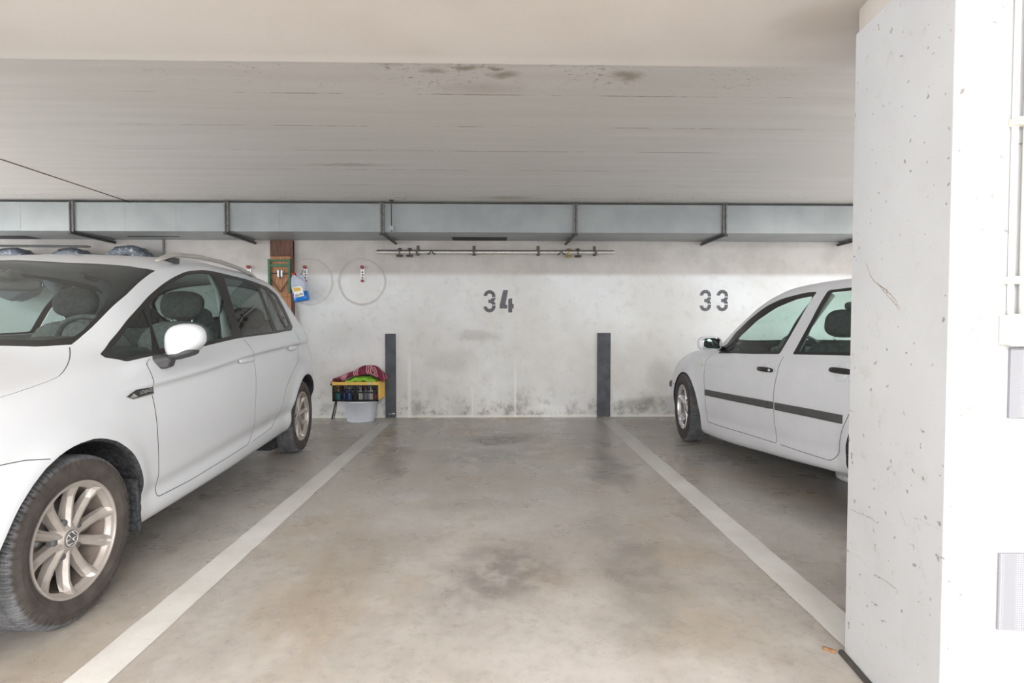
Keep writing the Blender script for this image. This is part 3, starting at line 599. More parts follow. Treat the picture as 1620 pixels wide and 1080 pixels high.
# ---------- fittings on the pillar front ----------
PM = Matrix.Translation((1.1135, 1.300, 0)) @ Matrix.Rotation(math.atan2(-.035, .6865), 4, 'Z')   # x along the face, -y out of it
def pf(name, m, *boxes, par=None, bev=.002):
    bm = bmesh.new()
    for b in boxes: box(bm, *b, M=PM, bev=bev)
    return obj(name, bm, m, par)
sk = tag(empty('socket_box', (0, 0, 0)), 'cream surface-mounted socket box with white flap on the pillar', 'socket')
pf('box_back', M['cream_plastic'], (.066, .180, -.030, 0, 1.036, 1.106), par=sk, bev=.004); pf('box_front', M['pvc'], (.067, .182, -.038, -.029, 1.034, 1.108), par=sk, bev=.003)
fl = pf('white_flap', M['white_plastic'], (.083, .17, -.044, -.037, 1.042, 1.100), par=sk, bev=.003); pf('grey_print', M['number'], (.118, .130, -.0446, -.0436, 1.071, 1.074), (.1235, .1245, -.0446, -.0436, 1.065, 1.072), (.116, .134, -.0446, -.0436, 1.064, 1.0655), par=fl, bev=0)
cd = tag(empty('conduit', (0, 0, 0)), 'white plastic conduit pipe running up the pillar to the socket box', 'pipe')
bm = bmesh.new(); tube(bm, [PM @ Vector((.112, -.014, 1.10)), PM @ Vector((.112, -.014, 2.004))], .0105, 16); obj('pipe', bm, M['pvc'], cd, True)
bm = bmesh.new(); tube(bm, [PM @ Vector((.087, -.006, 1.10)), PM @ Vector((.087, -.006, 2.004))], .0065, 12); obj('cable', bm, M['pvc'], cd, True)
for z in (1.187, 1.552): pf('pipe_clip', M['cream_plastic'], (.076, .124, -.026, 0, z-.009, z+.009), par=cd, bev=.002)
tag(pf('rubber_pad', M['mesh'], (.090, .30, -.008, 0, .862, 1.030)), 'grey meshed rubber pad on the pillar just under the socket box', 'pad', 'grey pads on the pillar front')
tag(pf('rubber_pad', M['mesh'], (.078, .30, -.008, 0, .354, .540)), 'lower grey meshed rubber pad near the foot of the pillar', 'pad', 'grey pads on the pillar front')

# ---------- small things on the floor ----------
def leaf(x, y, r, a, lab, m):
    bm = bmesh.new(); P = [(math.cos(q)*r*(1+.25*math.sin(3*q)), math.sin(q)*r*.55) for q in [2*math.pi*k/18 for k in range(18)]]
    c = bm.verts.new((0, 0, .004)); V = [bm.verts.new((px, py, .002+.006*abs(math.sin(k*1.3)))) for k, (px, py) in enumerate(P)]
    for k in range(18): bm.faces.new((c, V[k], V[(k+1) % 18]))
    r_ = bmesh.ops.extrude_face_region(bm, geom=list(bm.faces)); 
    for v in [g for g in r_['geom'] if isinstance(g, bmesh.types.BMVert)]: v.co.z += .0012
    bm.transform(Matrix.Translation((x, y, 0)) @ Matrix.Rotation(a, 4, 'Z')); tag(obj('dry_leaf', bm, m), lab, 'leaf')
leaf(2.135, 4.75, .026, .3, 'small dry orange leaf on the floor beside the small white car', plain('dry_leaf', (.55, .36, .17), .8)); leaf(2.03, 4.98, .022, 1, 'small dull dry leaf behind the front wheel of the small white car', plain('dull_leaf', (.30, .17, .10), .8))
bm = bmesh.new(); blob(bm, (2.425, 3.78, .042), (.07, .09, .042), 3.2, n=14); rr = random.Random(5)
for v in bm.verts: v.co += Vector((rr.uniform(-.008, .008), rr.uniform(-.008, .008), rr.uniform(-.006, .006))); v.co.z = max(.001, v.co.z)
tag(obj('plastic_bag', bm, M['white_plastic']), 'crumpled white plastic bag on the floor under the small white car', 'bag')
bm = bmesh.new(); box(bm, -.02, .02, -.004, .004, 0, .012, bev=.002); bm.transform(Matrix.Translation((1.095, 1.80, 0)) @ Matrix.Rotation(-.7, 4, 'Z')); tag(obj('rusty_scrap', bm, plain('rusty_scrap', (.24, .13, .06), .8, 0, .4, 60)), 'small rusty scrap on the floor at the corner of the pillar', 'scrap')

# ---------- lamps of the driving lane, behind the camera, plus the added fill lamps ----------
for i, (x, y, rz, watt) in enumerate([(x, y, 0, p) for x, y, p in LAMP_ROW]+FILL_LAMPS):
    lane = i < len(LAMP_ROW)
    r = tag(empty('ceiling_lamp', (x, y, CH), rz), 'long tube lamp on the ceiling of the driving lane' if lane else 'added tube lamp out of view, fill light for the back of the bay', 'lamp', 'tube lamps over the lane' if lane else 'added fill lamps out of view')
    bm = bmesh.new(); box(bm, -.76, .76, -.06, .06, -.05, 0, bev=.006); obj('lamp_housing', bm, M['pvc'], r)
    bm = bmesh.new(); tube(bm, [(-.74, 0, -.075), (.74, 0, -.075)], .013, 12); tb = obj('tube', bm, None, r)
    m = bpy.data.materials.new('lit_tube'); m.use_nodes = True; p = m.node_tree.nodes['Principled BSDF']; p.inputs['Emission Color'].default_value = (1, .97, .93, 1); p.inputs['Emission Strength'].default_value = 6; tb.data.materials.append(m)
    L = bpy.data.lights.new('tube_light', 'AREA'); L.shape = 'RECTANGLE'; L.size = 1.48; L.size_y = .05; L.energy = watt; L.color = (1, .965, .92)
    lo = bpy.data.objects.new('tube_light', L); COL.objects.link(lo); lo.parent = r; lo.location = (0, 0, -.10)

# ---------- car shell mathematics (a spline skin: x runs to the nose, t runs from the sill to the roof centre) ----------
def pchip(xs, ys, q):
    xs = np.asarray(xs, float); ys = np.asarray(ys, float)
    o = np.argsort(xs); xs = xs[o]; ys = ys[o]
    h = np.diff(xs); d = np.diff(ys) / h
    m = np.zeros(len(xs)); m[0] = d[0]; m[-1] = d[-1]
    for i in range(1, len(xs) - 1):
        if d[i-1] * d[i] > 0:
            w1 = 2*h[i] + h[i-1]; w2 = h[i] + 2*h[i-1]
            m[i] = (w1 + w2) / (w1/d[i-1] + w2/d[i])
    q = np.clip(q, xs[0], xs[-1]); i = np.clip(np.searchsorted(xs, q, side='right') - 1, 0, len(xs) - 2)
    s = (q - xs[i]) / h[i]
    return ((1+2*s)*(1-s)**2*ys[i] + s*(1-s)**2*h[i]*m[i] + s*s*(3-2*s)*ys[i+1] + s*s*(s-1)*h[i]*m[i+1])

def bbasis(t, n, k=3):
    kn = np.concatenate([np.zeros(k), np.linspace(0, 1, n-k+1), np.ones(k)])
    t = np.clip(np.asarray(t, float), 0, 1 - 1e-9)
    B = np.zeros((len(t), len(kn)-1))
    for i in range(len(kn)-1): B[:, i] = (t >= kn[i]) & (t < kn[i+1])
    for d in range(1, k+1):
        for i in range(len(kn)-1-d):
            a = (t - kn[i])/(kn[i+d]-kn[i])*B[:, i] if kn[i+d] > kn[i] else 0
            b = (kn[i+d+1]-t)/(kn[i+d+1]-kn[i+1])*B[:, i+1] if kn[i+d+1] > kn[i+1] else 0
            B[:, i] = a + b
    return B[:, :n]

class Shell:
    def __init__(s, tab, axles, R, crease, lower):
        s.tab = tab; s.axles = axles; s.R = R; s.crease = crease; s.lower = lower
        s.x0 = min(tab['W'][0]); s.x1 = max(tab['W'][0])
    def g(s, k, x): return pchip(s.tab[k][0], s.tab[k][1], x)
    def ctrl(s, x):
        W, zs, ym, zm, yh, zh, yb, zb, ye, ze, zc = [s.g(k, x) for k in ('W','zs','ym','zm','yh','zh','yb','zb','ye','ze','zc')]
        ycl = lambda v: v
        c = [(W-.14, zs+.005), (W-.045, zs-.012), (W-.02, zs+.10), (ym, zm), (yh, zh), (yb, zb),
             ((yb+ye)/2+.012, (zb+ze)/2), (ye+.004, ze), (ye*.86, zc-(zc-ze)*.42), (ye*.45, zc-(zc-ze)*.08), (ye*0, zc)]
        return np.stack([np.stack(p, -1) for p in c], -2)
    def P(s, x, t):
        x = np.asarray(x, float).ravel(); t = np.asarray(t, float).ravel()
        B = bbasis(t, 11); C = s.ctrl(x)
        q = (B[:, :, None]*C).sum(1); y = q[:, 0]; z = q[:, 1]
        side = np.clip((.62 - t)/.08, 0, 1)
        for ax in s.axles:                                   # swelling round the wheel openings
            r = np.hypot(x-ax, z-.315)
            y = y + side*s.tab['flare']*np.exp(-((r-s.R)/.055)**2)*np.clip((z-.2)/.12, 0, 1)
        zc = pchip(s.crease[0], s.crease[1], x)              # waist crease
        a = s.tab['crease_amp']*np.clip((s.crease[2]-x)/.3, 0, 1)
        y = y - side*a*(1/(1+np.exp((z-zc)/.006)) - .5)*np.exp(-((z-zc)/.09)**2)
        zl = pchip(s.lower[0], s.lower[1], x)                # hollow above the sill
        y = y - side*s.tab['hollow']*np.exp(-((z-zl-.05)/.045)**2)
        return np.stack([x, y, z], -1)
    def N(s, x, t):
        e = 1e-3; x = np.asarray(x, float).ravel(); t = np.asarray(t, float).ravel()
        xa = np.minimum(x+e, s.x1); xb = np.maximum(x-e, s.x0)
        ta = np.minimum(t+e, 1-1e-6); tb = np.maximum(t-e, 0)
        n = np.cross(s.P(x, ta)-s.P(x, tb), s.P(xa, t)-s.P(xb, t))
        top = t > 1-2e-3; n[top, 1] = 0
        n /= np.linalg.norm(n, axis=1)[:, None]+1e-12
        return n
VAN_T = dict(
 W=([-3.46,-3.40,-3.30,-3.1,-2.9,-2.6,-2.2,-1.3,-.6,0,.3,.55,.72,.82,.87],[.42,.60,.74,.845,.885,.90,.9,.903,.90,.893,.868,.80,.70,.56,.42]),
 zs=([-3.46,-3.2,-2.7,-2.26,-1.8,-1.2,-.35,.4,.87],[.40,.31,.28,.245,.23,.215,.205,.20,.23]),
 zm=([-3.46,-2.7,-1.3,0,.87],[.60,.60,.58,.58,.45]),
 ym=([-3.46,-3.40,-3.30,-3.1,-2.9,-2.6,-2.2,-1.3,-.6,0,.3,.55,.72,.82,.87],[.44,.63,.765,.86,.897,.91,.91,.912,.91,.90,.878,.81,.71,.57,.43]),
 yh=([-3.46,-3.40,-3.3,-3.1,-2.9,-2.6,-2.2,-1.3,-.6,0,.3,.55,.72,.82,.87],[.42,.60,.72,.82,.865,.888,.893,.90,.893,.87,.842,.775,.67,.54,.42]),
 zh=([-3.46,-3.0,-2.2,-1.3,-.4,0,.4,.7,.87],[.80,.90,.90,.86,.82,.80,.765,.70,.52]),
 yb=([-3.46,-3.40,-3.3,-3.1,-2.9,-2.6,-2.2,-1.3,-.6,-.3,0,.3,.55,.72,.82,.87],[.42,.58,.69,.775,.815,.835,.842,.845,.835,.825,.81,.775,.71,.61,.50,.40]),
 zb=([-3.46,-2.9,-2.5,-2.1,-1.4,-.8,-.45,-.2,0,.4,.7,.87],[.92,1.04,1.04,1.02,.995,.96,.94,.92,.885,.83,.745,.56]),
 ye=([-3.46,-3.3,-3.1,-2.9,-2.7,-2.5,-2.2,-1.6,-1.2,-1.03,-.6,-.3,-.05,.2,.6,.8,.87],[.36,.53,.59,.61,.62,.622,.63,.64,.635,.63,.665,.69,.70,.70,.61,.46,.36]),
 ze=([-3.46,-3.35,-3.2,-3.05,-2.9,-2.75,-2.6,-2.4,-2.1,-1.7,-1.35,-1.1,-.85,-.6,-.3,-.1,.2,.6,.8,.87],[1.0,1.07,1.16,1.26,1.365,1.41,1.43,1.442,1.45,1.45,1.43,1.39,1.305,1.19,1.015,.945,.885,.80,.70,.58]),
 zc=([-3.46,-3.40,-3.25,-3.1,-3.0,-2.7,-2.2,-1.7,-1.3,-.95,-.6,-.3,-.05,.2,.5,.7,.8,.87],[1.02,1.10,1.27,1.41,1.46,1.50,1.522,1.52,1.485,1.425,1.265,1.125,1.005,.955,.885,.80,.72,.60]),
 flare=.014, crease_amp=.024, hollow=.016)
VAN = Shell(VAN_T, (0,-2.685), .355, ([-3.46,-2.2,-1.55,-.9,-.37,.3],[.94,.91,.885,.835,.81,.80],-.2), ([-3.4,-2.3,-1.5,-.3,.8],[.40,.36,.335,.30,.30]))

GOLF_T = dict(
 W=([-3.31,-3.25,-3.1,-2.9,-2.5,-1.8,-1.0,-.4,0,.3,.55,.70,.78,.85],[.45,.62,.76,.83,.865,.8675,.8675,.862,.85,.81,.74,.64,.53,.40]),
 ym=([-3.31,-3.25,-3.1,-2.9,-2.5,-1.8,-1.0,-.4,0,.3,.55,.70,.78,.85],[.46,.63,.775,.84,.872,.876,.876,.87,.857,.817,.75,.65,.54,.41]),
 yh=([-3.31,-3.25,-3.1,-2.9,-2.5,-1.8,-1.0,-.4,0,.3,.55,.70,.78,.85],[.45,.61,.74,.81,.85,.862,.862,.85,.82,.77,.70,.60,.50,.39]),
 yb=([-3.31,-3.2,-2.9,-2.5,-1.8,-1.0,-.65,-.4,0,.3,.55,.70,.78,.85],[.42,.62,.74,.80,.82,.82,.81,.805,.785,.735,.67,.58,.49,.38]),
 ye=([-3.31,-3.1,-2.9,-2.7,-2.4,-1.8,-1.35,-1.0,-.65,-.4,0,.3,.6,.78,.85],[.38,.56,.56,.57,.59,.61,.625,.66,.71,.73,.70,.67,.59,.46,.36]),
 zs=([-3.31,-2.9,-2.16,-1.45,-.42,.3,.85],[.36,.28,.235,.18,.125,.125,.18]),
 zm=([-3.31,-1.3,0,.85],[.56,.54,.50,.42]),
 zh=([-3.31,-2.2,-1.5,-.7,-.3,0,.3,.6,.85],[.80,.80,.775,.765,.76,.745,.69,.61,.50]),
 zb=([-3.31,-2.7,-2.17,-1.5,-.7,-.4,0,.3,.6,.85],[.92,.93,.918,.888,.855,.845,.81,.745,.66,.55]),
 ze=([-3.31,-3.2,-3.0,-2.8,-2.6,-2.3,-1.9,-1.6,-1.28,-1.088,-.935,-.80,-.66,-.55,-.45,0,.3,.6,.78,.85],[.98,1.05,1.19,1.28,1.32,1.343,1.35,1.352,1.338,1.295,1.23,1.14,1.04,.95,.89,.842,.77,.68,.60,.55]),
 zc=([-3.31,-3.2,-3.0,-2.8,-2.4,-1.9,-1.6,-1.3,-1.1,-.8,-.5,-.35,0,.3,.6,.75,.85],[1.0,1.10,1.28,1.35,1.39,1.395,1.39,1.365,1.30,1.13,.96,.925,.88,.815,.73,.66,.58]),
 flare=.014, crease_amp=.004, hollow=.006)
GOLF = Shell(GOLF_T, (0,-2.512), .345, ([-3.3,-1.5,-.4,.3],[.80,.775,.74,.70],-.2), ([-3.3,-2.02,-1.5,-.42,.8],[.33,.305,.287,.26,.26]))
VT = {'wout': [(-0.2845, 0.6108), (-0.3867, 0.6529), (-0.5511, 0.6795), (-0.7855, 0.7061), (-1.0408, 0.7246), (-1.2437, 0.7462), (-1.4611, 0.7563), (-1.7073, 0.7484), (-2.0907, 0.7415), (-2.5342, 0.7247), (-2.6643, 0.6942), (-2.6442, 0.6057), (-2.6053, 0.5101), (-2.5168, 0.4874), (-2.1435, 0.4856), (-1.462, 0.4893), (-0.9274, 0.4845), (-0.5655, 0.4967), (-0.367, 0.5038), (-0.2845, 0.5664)], 'pq': [(-0.3394, 0.6089), (-0.5152, 0.6525), (-0.7058, 0.6818), (-0.7068, 0.6676), (-0.5583, 0.5136), (-0.4034, 0.5217), (-0.3272, 0.5553)], 'pf': [(-0.5981, 0.5221), (-0.6974, 0.6352), (-0.7591, 0.6804), (-0.8762, 0.695), (-1.0338, 0.7095), (-1.214, 0.7289), (-1.4223, 0.7347), (-1.5479, 0.7272), (-1.4889, 0.6317), (-1.4105, 0.5031), (-1.1653, 0.5017), (-0.9649, 0.4972), (-0.766, 0.5047)], 'pr': [(-1.6918, 0.7266), (-1.9748, 0.7268), (-2.2262, 0.7095), (-2.143, 0.6037), (-2.1124, 0.4975), (-1.7644, 0.4969), (-1.5288, 0.4947), (-1.5786, 0.593)], 'prq': [(-2.3004, 0.7069), (-2.408, 0.6992), (-2.3839, 0.5982), (-2.3978, 0.5005), (-2.1829, 0.4982), (-2.2098, 0.598)], 'pdq': [(-2.5103, 0.6991), (-2.602, 0.6775), (-2.5674, 0.596), (-2.5438, 0.528), (-2.444, 0.5067), (-2.4476, 0.599)], 'ws': [(-1.0107, 0.7856), (-0.6804, 0.7641), (-0.4651, 0.7633), (-0.3286, 0.7638), (-0.2537, 0.7583), (-0.1701, 0.8304), (-0.1231, 0.8859)], 'wsin': [(-0.9672, 0.7928), (-0.6784, 0.7801), (-0.4472, 0.7835), (-0.3436, 0.781), (-0.2963, 0.7853), (-0.2557, 0.8089), (-0.2193, 0.8522), (-0.1815, 0.9025)], 'hoodseam': [(-0.2353, 0.7524), (-0.1977, 0.7136), (-0.1404, 0.6608), (-0.0463, 0.5689), (-0.0042, 0.5499), (0.1112, 0.5338), (0.2188, 0.5186)], 'fdoor': [(-0.7391, 0.6942), (-0.8737, 0.7114), (-1.0485, 0.7292), (-1.2548, 0.7528), (-1.4766, 0.765), (-1.7386, 0.7593), (-1.5939, 0.6201), (-1.5196, 0.4893), (-1.5678, 0.446), (-1.6098, 0.3699), (-1.5795, 0.2917), (-1.5621, 0.2194), (-1.5949, 0.1512), (-1.5083, 0.1214), (-0.7836, 0.1132), (-0.5011, 0.1176), (-0.4703, 0.19), (-0.4558, 0.2454), (-0.45, 0.3017), (-0.457, 0.3789), (-0.475, 0.4741), (-0.5248, 0.4909)], 'rdoor': [(-1.7762, 0.7584), (-2.1142, 0.7517), (-2.3345, 0.7359), (-2.2235, 0.598), (-2.1496, 0.4816), (-2.6034, 0.4869), (-2.6077, 0.4023), (-2.5125, 0.3343), (-2.3213, 0.296), (-2.1645, 0.2511), (-2.0937, 0.1789), (-1.9454, 0.1305), (-1.549, 0.1204), (-1.6277, 0.1473), (-1.5952, 0.2166), (-1.6116, 0.2896), (-1.6399, 0.3679), (-1.5961, 0.4442), (-1.5562, 0.4874), (-1.6325, 0.6201)], 'fenderseam': [(0.3148, 0.3127), (0.2387, 0.3053), (0.1606, 0.2921)], 'handF': [(-1.3667, 0.3868), (-1.5964, 0.3881)], 'handR': [(-2.3129, 0.3857), (-2.496, 0.392)], 'badge': [(-0.2807, 0.3765), (-0.4655, 0.3703)]}
GT = {'fwout': [(-0.6119, 0.4917), (-0.7107, 0.5906), (-0.7717, 0.653), (-0.9151, 0.6807), (-1.0998, 0.7115), (-1.3022, 0.7238), (-1.4975, 0.7332), (-1.5978, 0.7301), (-1.553, 0.6115), (-1.4793, 0.4834), (-1.1482, 0.4798)], 'fwin': [(-0.7817, 0.5088), (-0.8915, 0.5938), (-1.0559, 0.6462), (-1.2444, 0.6799), (-1.4308, 0.7036), (-1.579, 0.7098), (-1.5818, 0.6871), (-1.5199, 0.6144), (-1.4615, 0.4962), (-1.1356, 0.4951)], 'mtri': [(-0.6525, 0.5116), (-0.7489, 0.5108), (-0.8595, 0.6004), (-0.7885, 0.6326)], 'rwout': [(-1.624, 0.4834), (-1.6767, 0.6138), (-1.7004, 0.733), (-1.8945, 0.7376), (-2.1309, 0.7243), (-2.3586, 0.6212), (-2.5174, 0.4927), (-2.1356, 0.4827)], 'rwin': [(-1.6726, 0.496), (-1.7198, 0.6131), (-1.7392, 0.7188), (-1.9121, 0.7213), (-2.1222, 0.7112), (-2.335, 0.6174), (-2.4747, 0.5031), (-2.1271, 0.4949)], 'fdoor': [(-0.5763, 0.5114), (-0.68, 0.6068), (-0.7432, 0.6771), (-0.8801, 0.709), (-1.0918, 0.7228), (-1.2875, 0.7365), (-1.4751, 0.7504), (-1.6192, 0.7429), (-1.5861, 0.6109), (-1.5489, 0.4843), (-1.5259, 0.4493), (-1.5112, 0.3701), (-1.4969, 0.3), (-1.4966, 0.2533), (-1.5026, 0.1698), (-1.4964, 0.1199), (-1.059, 0.1282), (-0.4902, 0.1333), (-0.4825, 0.25), (-0.4513, 0.3312), (-0.4475, 0.4109)], 'rdoor': [(-1.5694, 0.4845), (-1.6057, 0.6106), (-1.6487, 0.7429), (-1.876, 0.7553), (-2.1336, 0.7392), (-2.3777, 0.6212), (-2.5406, 0.4889), (-2.4383, 0.3961), (-2.2128, 0.2786), (-2.152, 0.2211), (-2.1079, 0.144), (-2.0671, 0.1189), (-2.0165, 0.102), (-1.5214, 0.1196), (-1.5253, 0.1715), (-1.522, 0.2548), (-1.5255, 0.3016), (-1.5357, 0.3712), (-1.5466, 0.4498)], 'mold1': [(-0.4825, 0.25), (-1.061, 0.2508), (-1.4929, 0.2526)], 'mold2': [(-1.5111, 0.252), (-1.8679, 0.253), (-2.1549, 0.2528)], 'hand': [(-1.2933, 0.3887), (-1.4689, 0.3951)], 'ind': [(-0.3766, 0.379)]}

# ---------- building a car from its skin ----------
TS = 2.2                                                    # metres per unit of t, for triangle quality
def inside(poly, P):
    poly = np.asarray(poly); x, y = P[:, 0], P[:, 1]; r = np.zeros(len(P), bool); j = len(poly)-1
    for i in range(len(poly)):
        a, b = poly[i], poly[j]
        c = ((a[1] > y) != (b[1] > y)) & (x < (b[0]-a[0])*(y-a[1])/((b[1]-a[1]) or 1e-12)+a[0]); r ^= c; j = i
    return r
def chaikin(P, n=2, closed=True):
    P = [np.array(p, float) for p in P]
    for _ in range(n):
        Q = [] if closed else [P[0]]
        for i in range(len(P) if closed else len(P)-1):
            a, b = P[i], P[(i+1) % len(P)]; Q += [a*.75+b*.25, a*.25+b*.75]
        if not closed: Q.append(P[-1])
        P = Q
    return P
def dense(P, step=.02, closed=True):
    out = []
    for i in range(len(P) if closed else len(P)-1):
        a, b = np.array(P[i], float), np.array(P[(i+1) % len(P)], float)
        n = max(1, int(math.hypot(b[0]-a[0], (b[1]-a[1])*TS)/step))
        out += [a+(b-a)*k/n for k in range(n)]
    if not closed: out.append(np.array(P[-1], float))
    return out
def inv_side(sh, x, z):
    t = np.linspace(0, .8, 500); q = sh.P(np.full(500, x), t)[:, 2]
    i = np.argmax(q >= z); return float(t[max(i, 1)])
def rounded(P, n=2): return chaikin(dense(P, .045), n)
def inv_fine(sh, x, z):
    t0 = inv_side(sh, x, z); t = np.linspace(max(0, t0-.01), t0+.01, 41); q = sh.P(np.full(41, x), t)[:, 2]
    return float(np.interp(z, q, t))
def ribbon(sh, P, w=.0045):
    """closed narrow polygon along a polyline, w metres wide on the skin"""
    P = np.array(P); d = np.gradient(P, axis=0); d[:, 1] *= TS; n = np.stack([-d[:, 1], d[:, 0]], -1); n /= np.linalg.norm(n, axis=1)[:, None]+1e-12
    n[:, 1] /= TS; n *= w/2
    return list(P+n)+list((P-n)[::-1])
class Car:
    def __init__(s, root, sh, paint): s.root = root; s.sh = sh; s.paint = paint
    def solve(s, polys, step=.035, xr=None, nt=64):
        sh = s.sh; x0, x1 = sh.x0, sh.x1
        xs = np.unique(np.concatenate([np.linspace(x0, x0+.25, 16), np.linspace(x0+.25, x1-.2, int((x1-x0)/step)), np.linspace(x1-.2, x1, 14)]))
        ts = np.linspace(0, 1, nt); V = [(a, b*TS) for a in xs for b in ts]; E = []
        for name, P, closed in polys:
            k = len(V); V += [(min(max(p[0], x0), x1), min(max(p[1], 0), 1)*TS) for p in P]; n = len(P)
            E += [(k+i, k+(i+1) % n) for i in range(n if closed else n-1)]
        r = geometry.delaunay_2d_cdt([Vector(v) for v in V], E, [], 0, 1e-6)
        s.V = np.array([tuple(v) for v in r[0]]); s.V[:, 1] /= TS; s.F = np.array([tuple(f) for f in r[2]])
        c = s.V[s.F].mean(1); s.cls = np.full(len(s.F), 'body', dtype=object)
        for name, P, closed in polys:                       # later polygons win
            if name: s.cls[inside([(p[0], p[1]) for p in P], c)] = name
        a = s.V[s.F]; s.flip = ((a[:, 1, 0]-a[:, 0, 0])*(a[:, 2, 1]-a[:, 0, 1])-(a[:, 1, 1]-a[:, 0, 1])*(a[:, 2, 0]-a[:, 0, 0])) > 0
        s.Pos = sh.P(s.V[:, 0], s.V[:, 1]); s.Nor = sh.N(s.V[:, 0], s.V[:, 1])
    def guides(s, x0, x1):
        out = []; sh = s.sh
        for x_ in ((sh.crease, (-.03, -.014, -.006, 0, .006, .014, .03)), (sh.lower, (-.02, .0, .02, .04, .055, .07, .09, .12))):
            for dz in x_[1]:
                P = [(x, inv_fine(sh, x, float(pchip(x_[0][0], x_[0][1], x))+dz)) for x in np.linspace(x0, x1, 60)]; out.append((None, P, False))
        return out
    def part(s, name, cls, m, side='both', inset=0.0, parent=None, thick=0, caps=False, label=None):
        f = s.F[np.isin(s.cls, cls)]; fl = s.flip[np.isin(s.cls, cls)]
        if not len(f): return None
        u, inv = np.unique(f, return_inverse=True); f = inv.reshape(-1, 3); f[fl] = f[fl][:, ::-1]
        P = s.Pos[u]-s.Nor[u]*inset; N = s.Nor[u]
        VV, FF, NN = [], [], []
        def add(P, N, f): k = sum(map(len, VV)); VV.append(P); NN.append(N); FF.append(f+k)
        mir = np.array([1, -1, 1])
        sides = {'both': (1, -1), 'left': (1,), 'right': (-1,)}[side]
        for sg in sides:
            q = f if sg > 0 else f[:, ::-1]; p = P if sg > 0 else P*mir; n = N if sg > 0 else N*mir
            add(p, n, q)
            if thick: add(p-n*thick, -n, q[:, ::-1])
        if caps:                                            # close nose and tail
            for xe, sg in ((s.sh.x0, -1), (s.sh.x1, 1)):
                t = np.linspace(0, 1, 40); p = s.sh.P(np.full(40, xe), t); k = np.concatenate([p, p*mir]); nn = np.tile([sg, 0, 0], (80, 1)).astype(float)
                q = np.array([[i, i+1, 40+i+1, 40+i] for i in range(39)]); q = np.concatenate([q[:, [0, 1, 2]], q[:, [0, 2, 3]]])
                add(k, nn, q if sg > 0 else q[:, ::-1])
        me = bpy.data.meshes.new(name); A = np.concatenate(VV); B = np.concatenate(FF)
        me.from_pydata(A.tolist(), [], B.tolist()); me.polygons.foreach_set('use_smooth', [True]*len(me.polygons))
        o = link(name, me, m, parent or s.root)
        me.normals_split_custom_set_from_vertices(np.concatenate(NN).tolist())
        if label: o['label'] = label
        return o
    def at(s, x, t, off=0, side=1):
        p = s.sh.P([x], [t])[0]; n = s.sh.N([x], [t])[0]; p = p+n*off
        return Vector((p[0], p[1]*side, p[2])), Vector((n[0], n[1]*side, n[2]))
    def frame(s, x, t, off=0, side=1):
        """matrix: X along the car, Y out of the skin, Z up along the skin"""
        p, n = s.at(x, t, off, side); X = Vector((1, 0, 0)); X = (X-n*X.dot(n)).normalized(); Z = X.cross(n) * 1.0
        if Z.z < 0: Z = -Z
        return Matrix(((X.x, n.x, Z.x, p.x), (X.y, n.y, Z.y, p.y), (X.z, n.z, Z.z, p.z), (0, 0, 0, 1)))

def near(p, Q): return min(math.hypot(p[0]-q[0], (p[1]-q[1])*TS) for q in Q)
def clear_of(P, Q): return [p for p in P if near(p, Q) > .045]
def tuck(P, Q): return [(p[0]+.05, p[1]) if near(p, Q) < .04 else (p[0], p[1]) for p in P]
# ---------- wheels ----------
def tyre_mesh(R, rb, hw, pitches, name, mat):
    prof = [(rb, -.80), (rb+.012, -.88), (rb+.035, -.985), (rb+.055, -1.0), (R-.040, -.99), (R-.022, -.945), (R-.012, -.885), (R-.0065, -.82), (R-.0035, -.74), (R-.002, -.64)]
    c = [(R-.001, v) for v in np.linspace(-.56, .56, 33)]
    prof = prof+c+[(r, -y) for r, y in prof[::-1]]; n = 792
    pr = np.array(prof); th = np.linspace(0, 2*np.pi, n, endpoint=False); r = np.tile(pr[:, 0], (n, 1)); y = np.tile(pr[:, 1], (n, 1)); a = th[:, None]
    ph = np.mod(a*pitches/(2*np.pi)+.9*np.abs(y)**1.3*np.where(y > 0, 1, 1)+np.where(y > 0, .5, 0), 1)
    lat = ((ph < .21) & (np.abs(y) > .12) & (r > R-.024)) | ((np.abs(ph-.58) < .05) & (np.abs(y) > .5) & (r > R-.012))
    lon = ((np.abs(np.abs(y)-.17) < .030) | (np.abs(np.abs(y)-.52) < .030)) & (r > R-.004)
    r = r-np.where(lat, .008, 0)-np.where(lon & ~lat, .007, 0)
    # sidewall ring
    r3 = np.stack([r*np.cos(a), y*hw, r*np.sin(a)], -1); m = len(prof)
    F = [(i*m+j, i*m+j+1, ((i+1) % n)*m+j+1, ((i+1) % n)*m+j) for i in range(n) for j in range(m-1)]
    me = bpy.data.meshes.new(name); me.from_pydata(r3.reshape(-1, 3).tolist(), [], F); me.materials.append(mat)
    return me
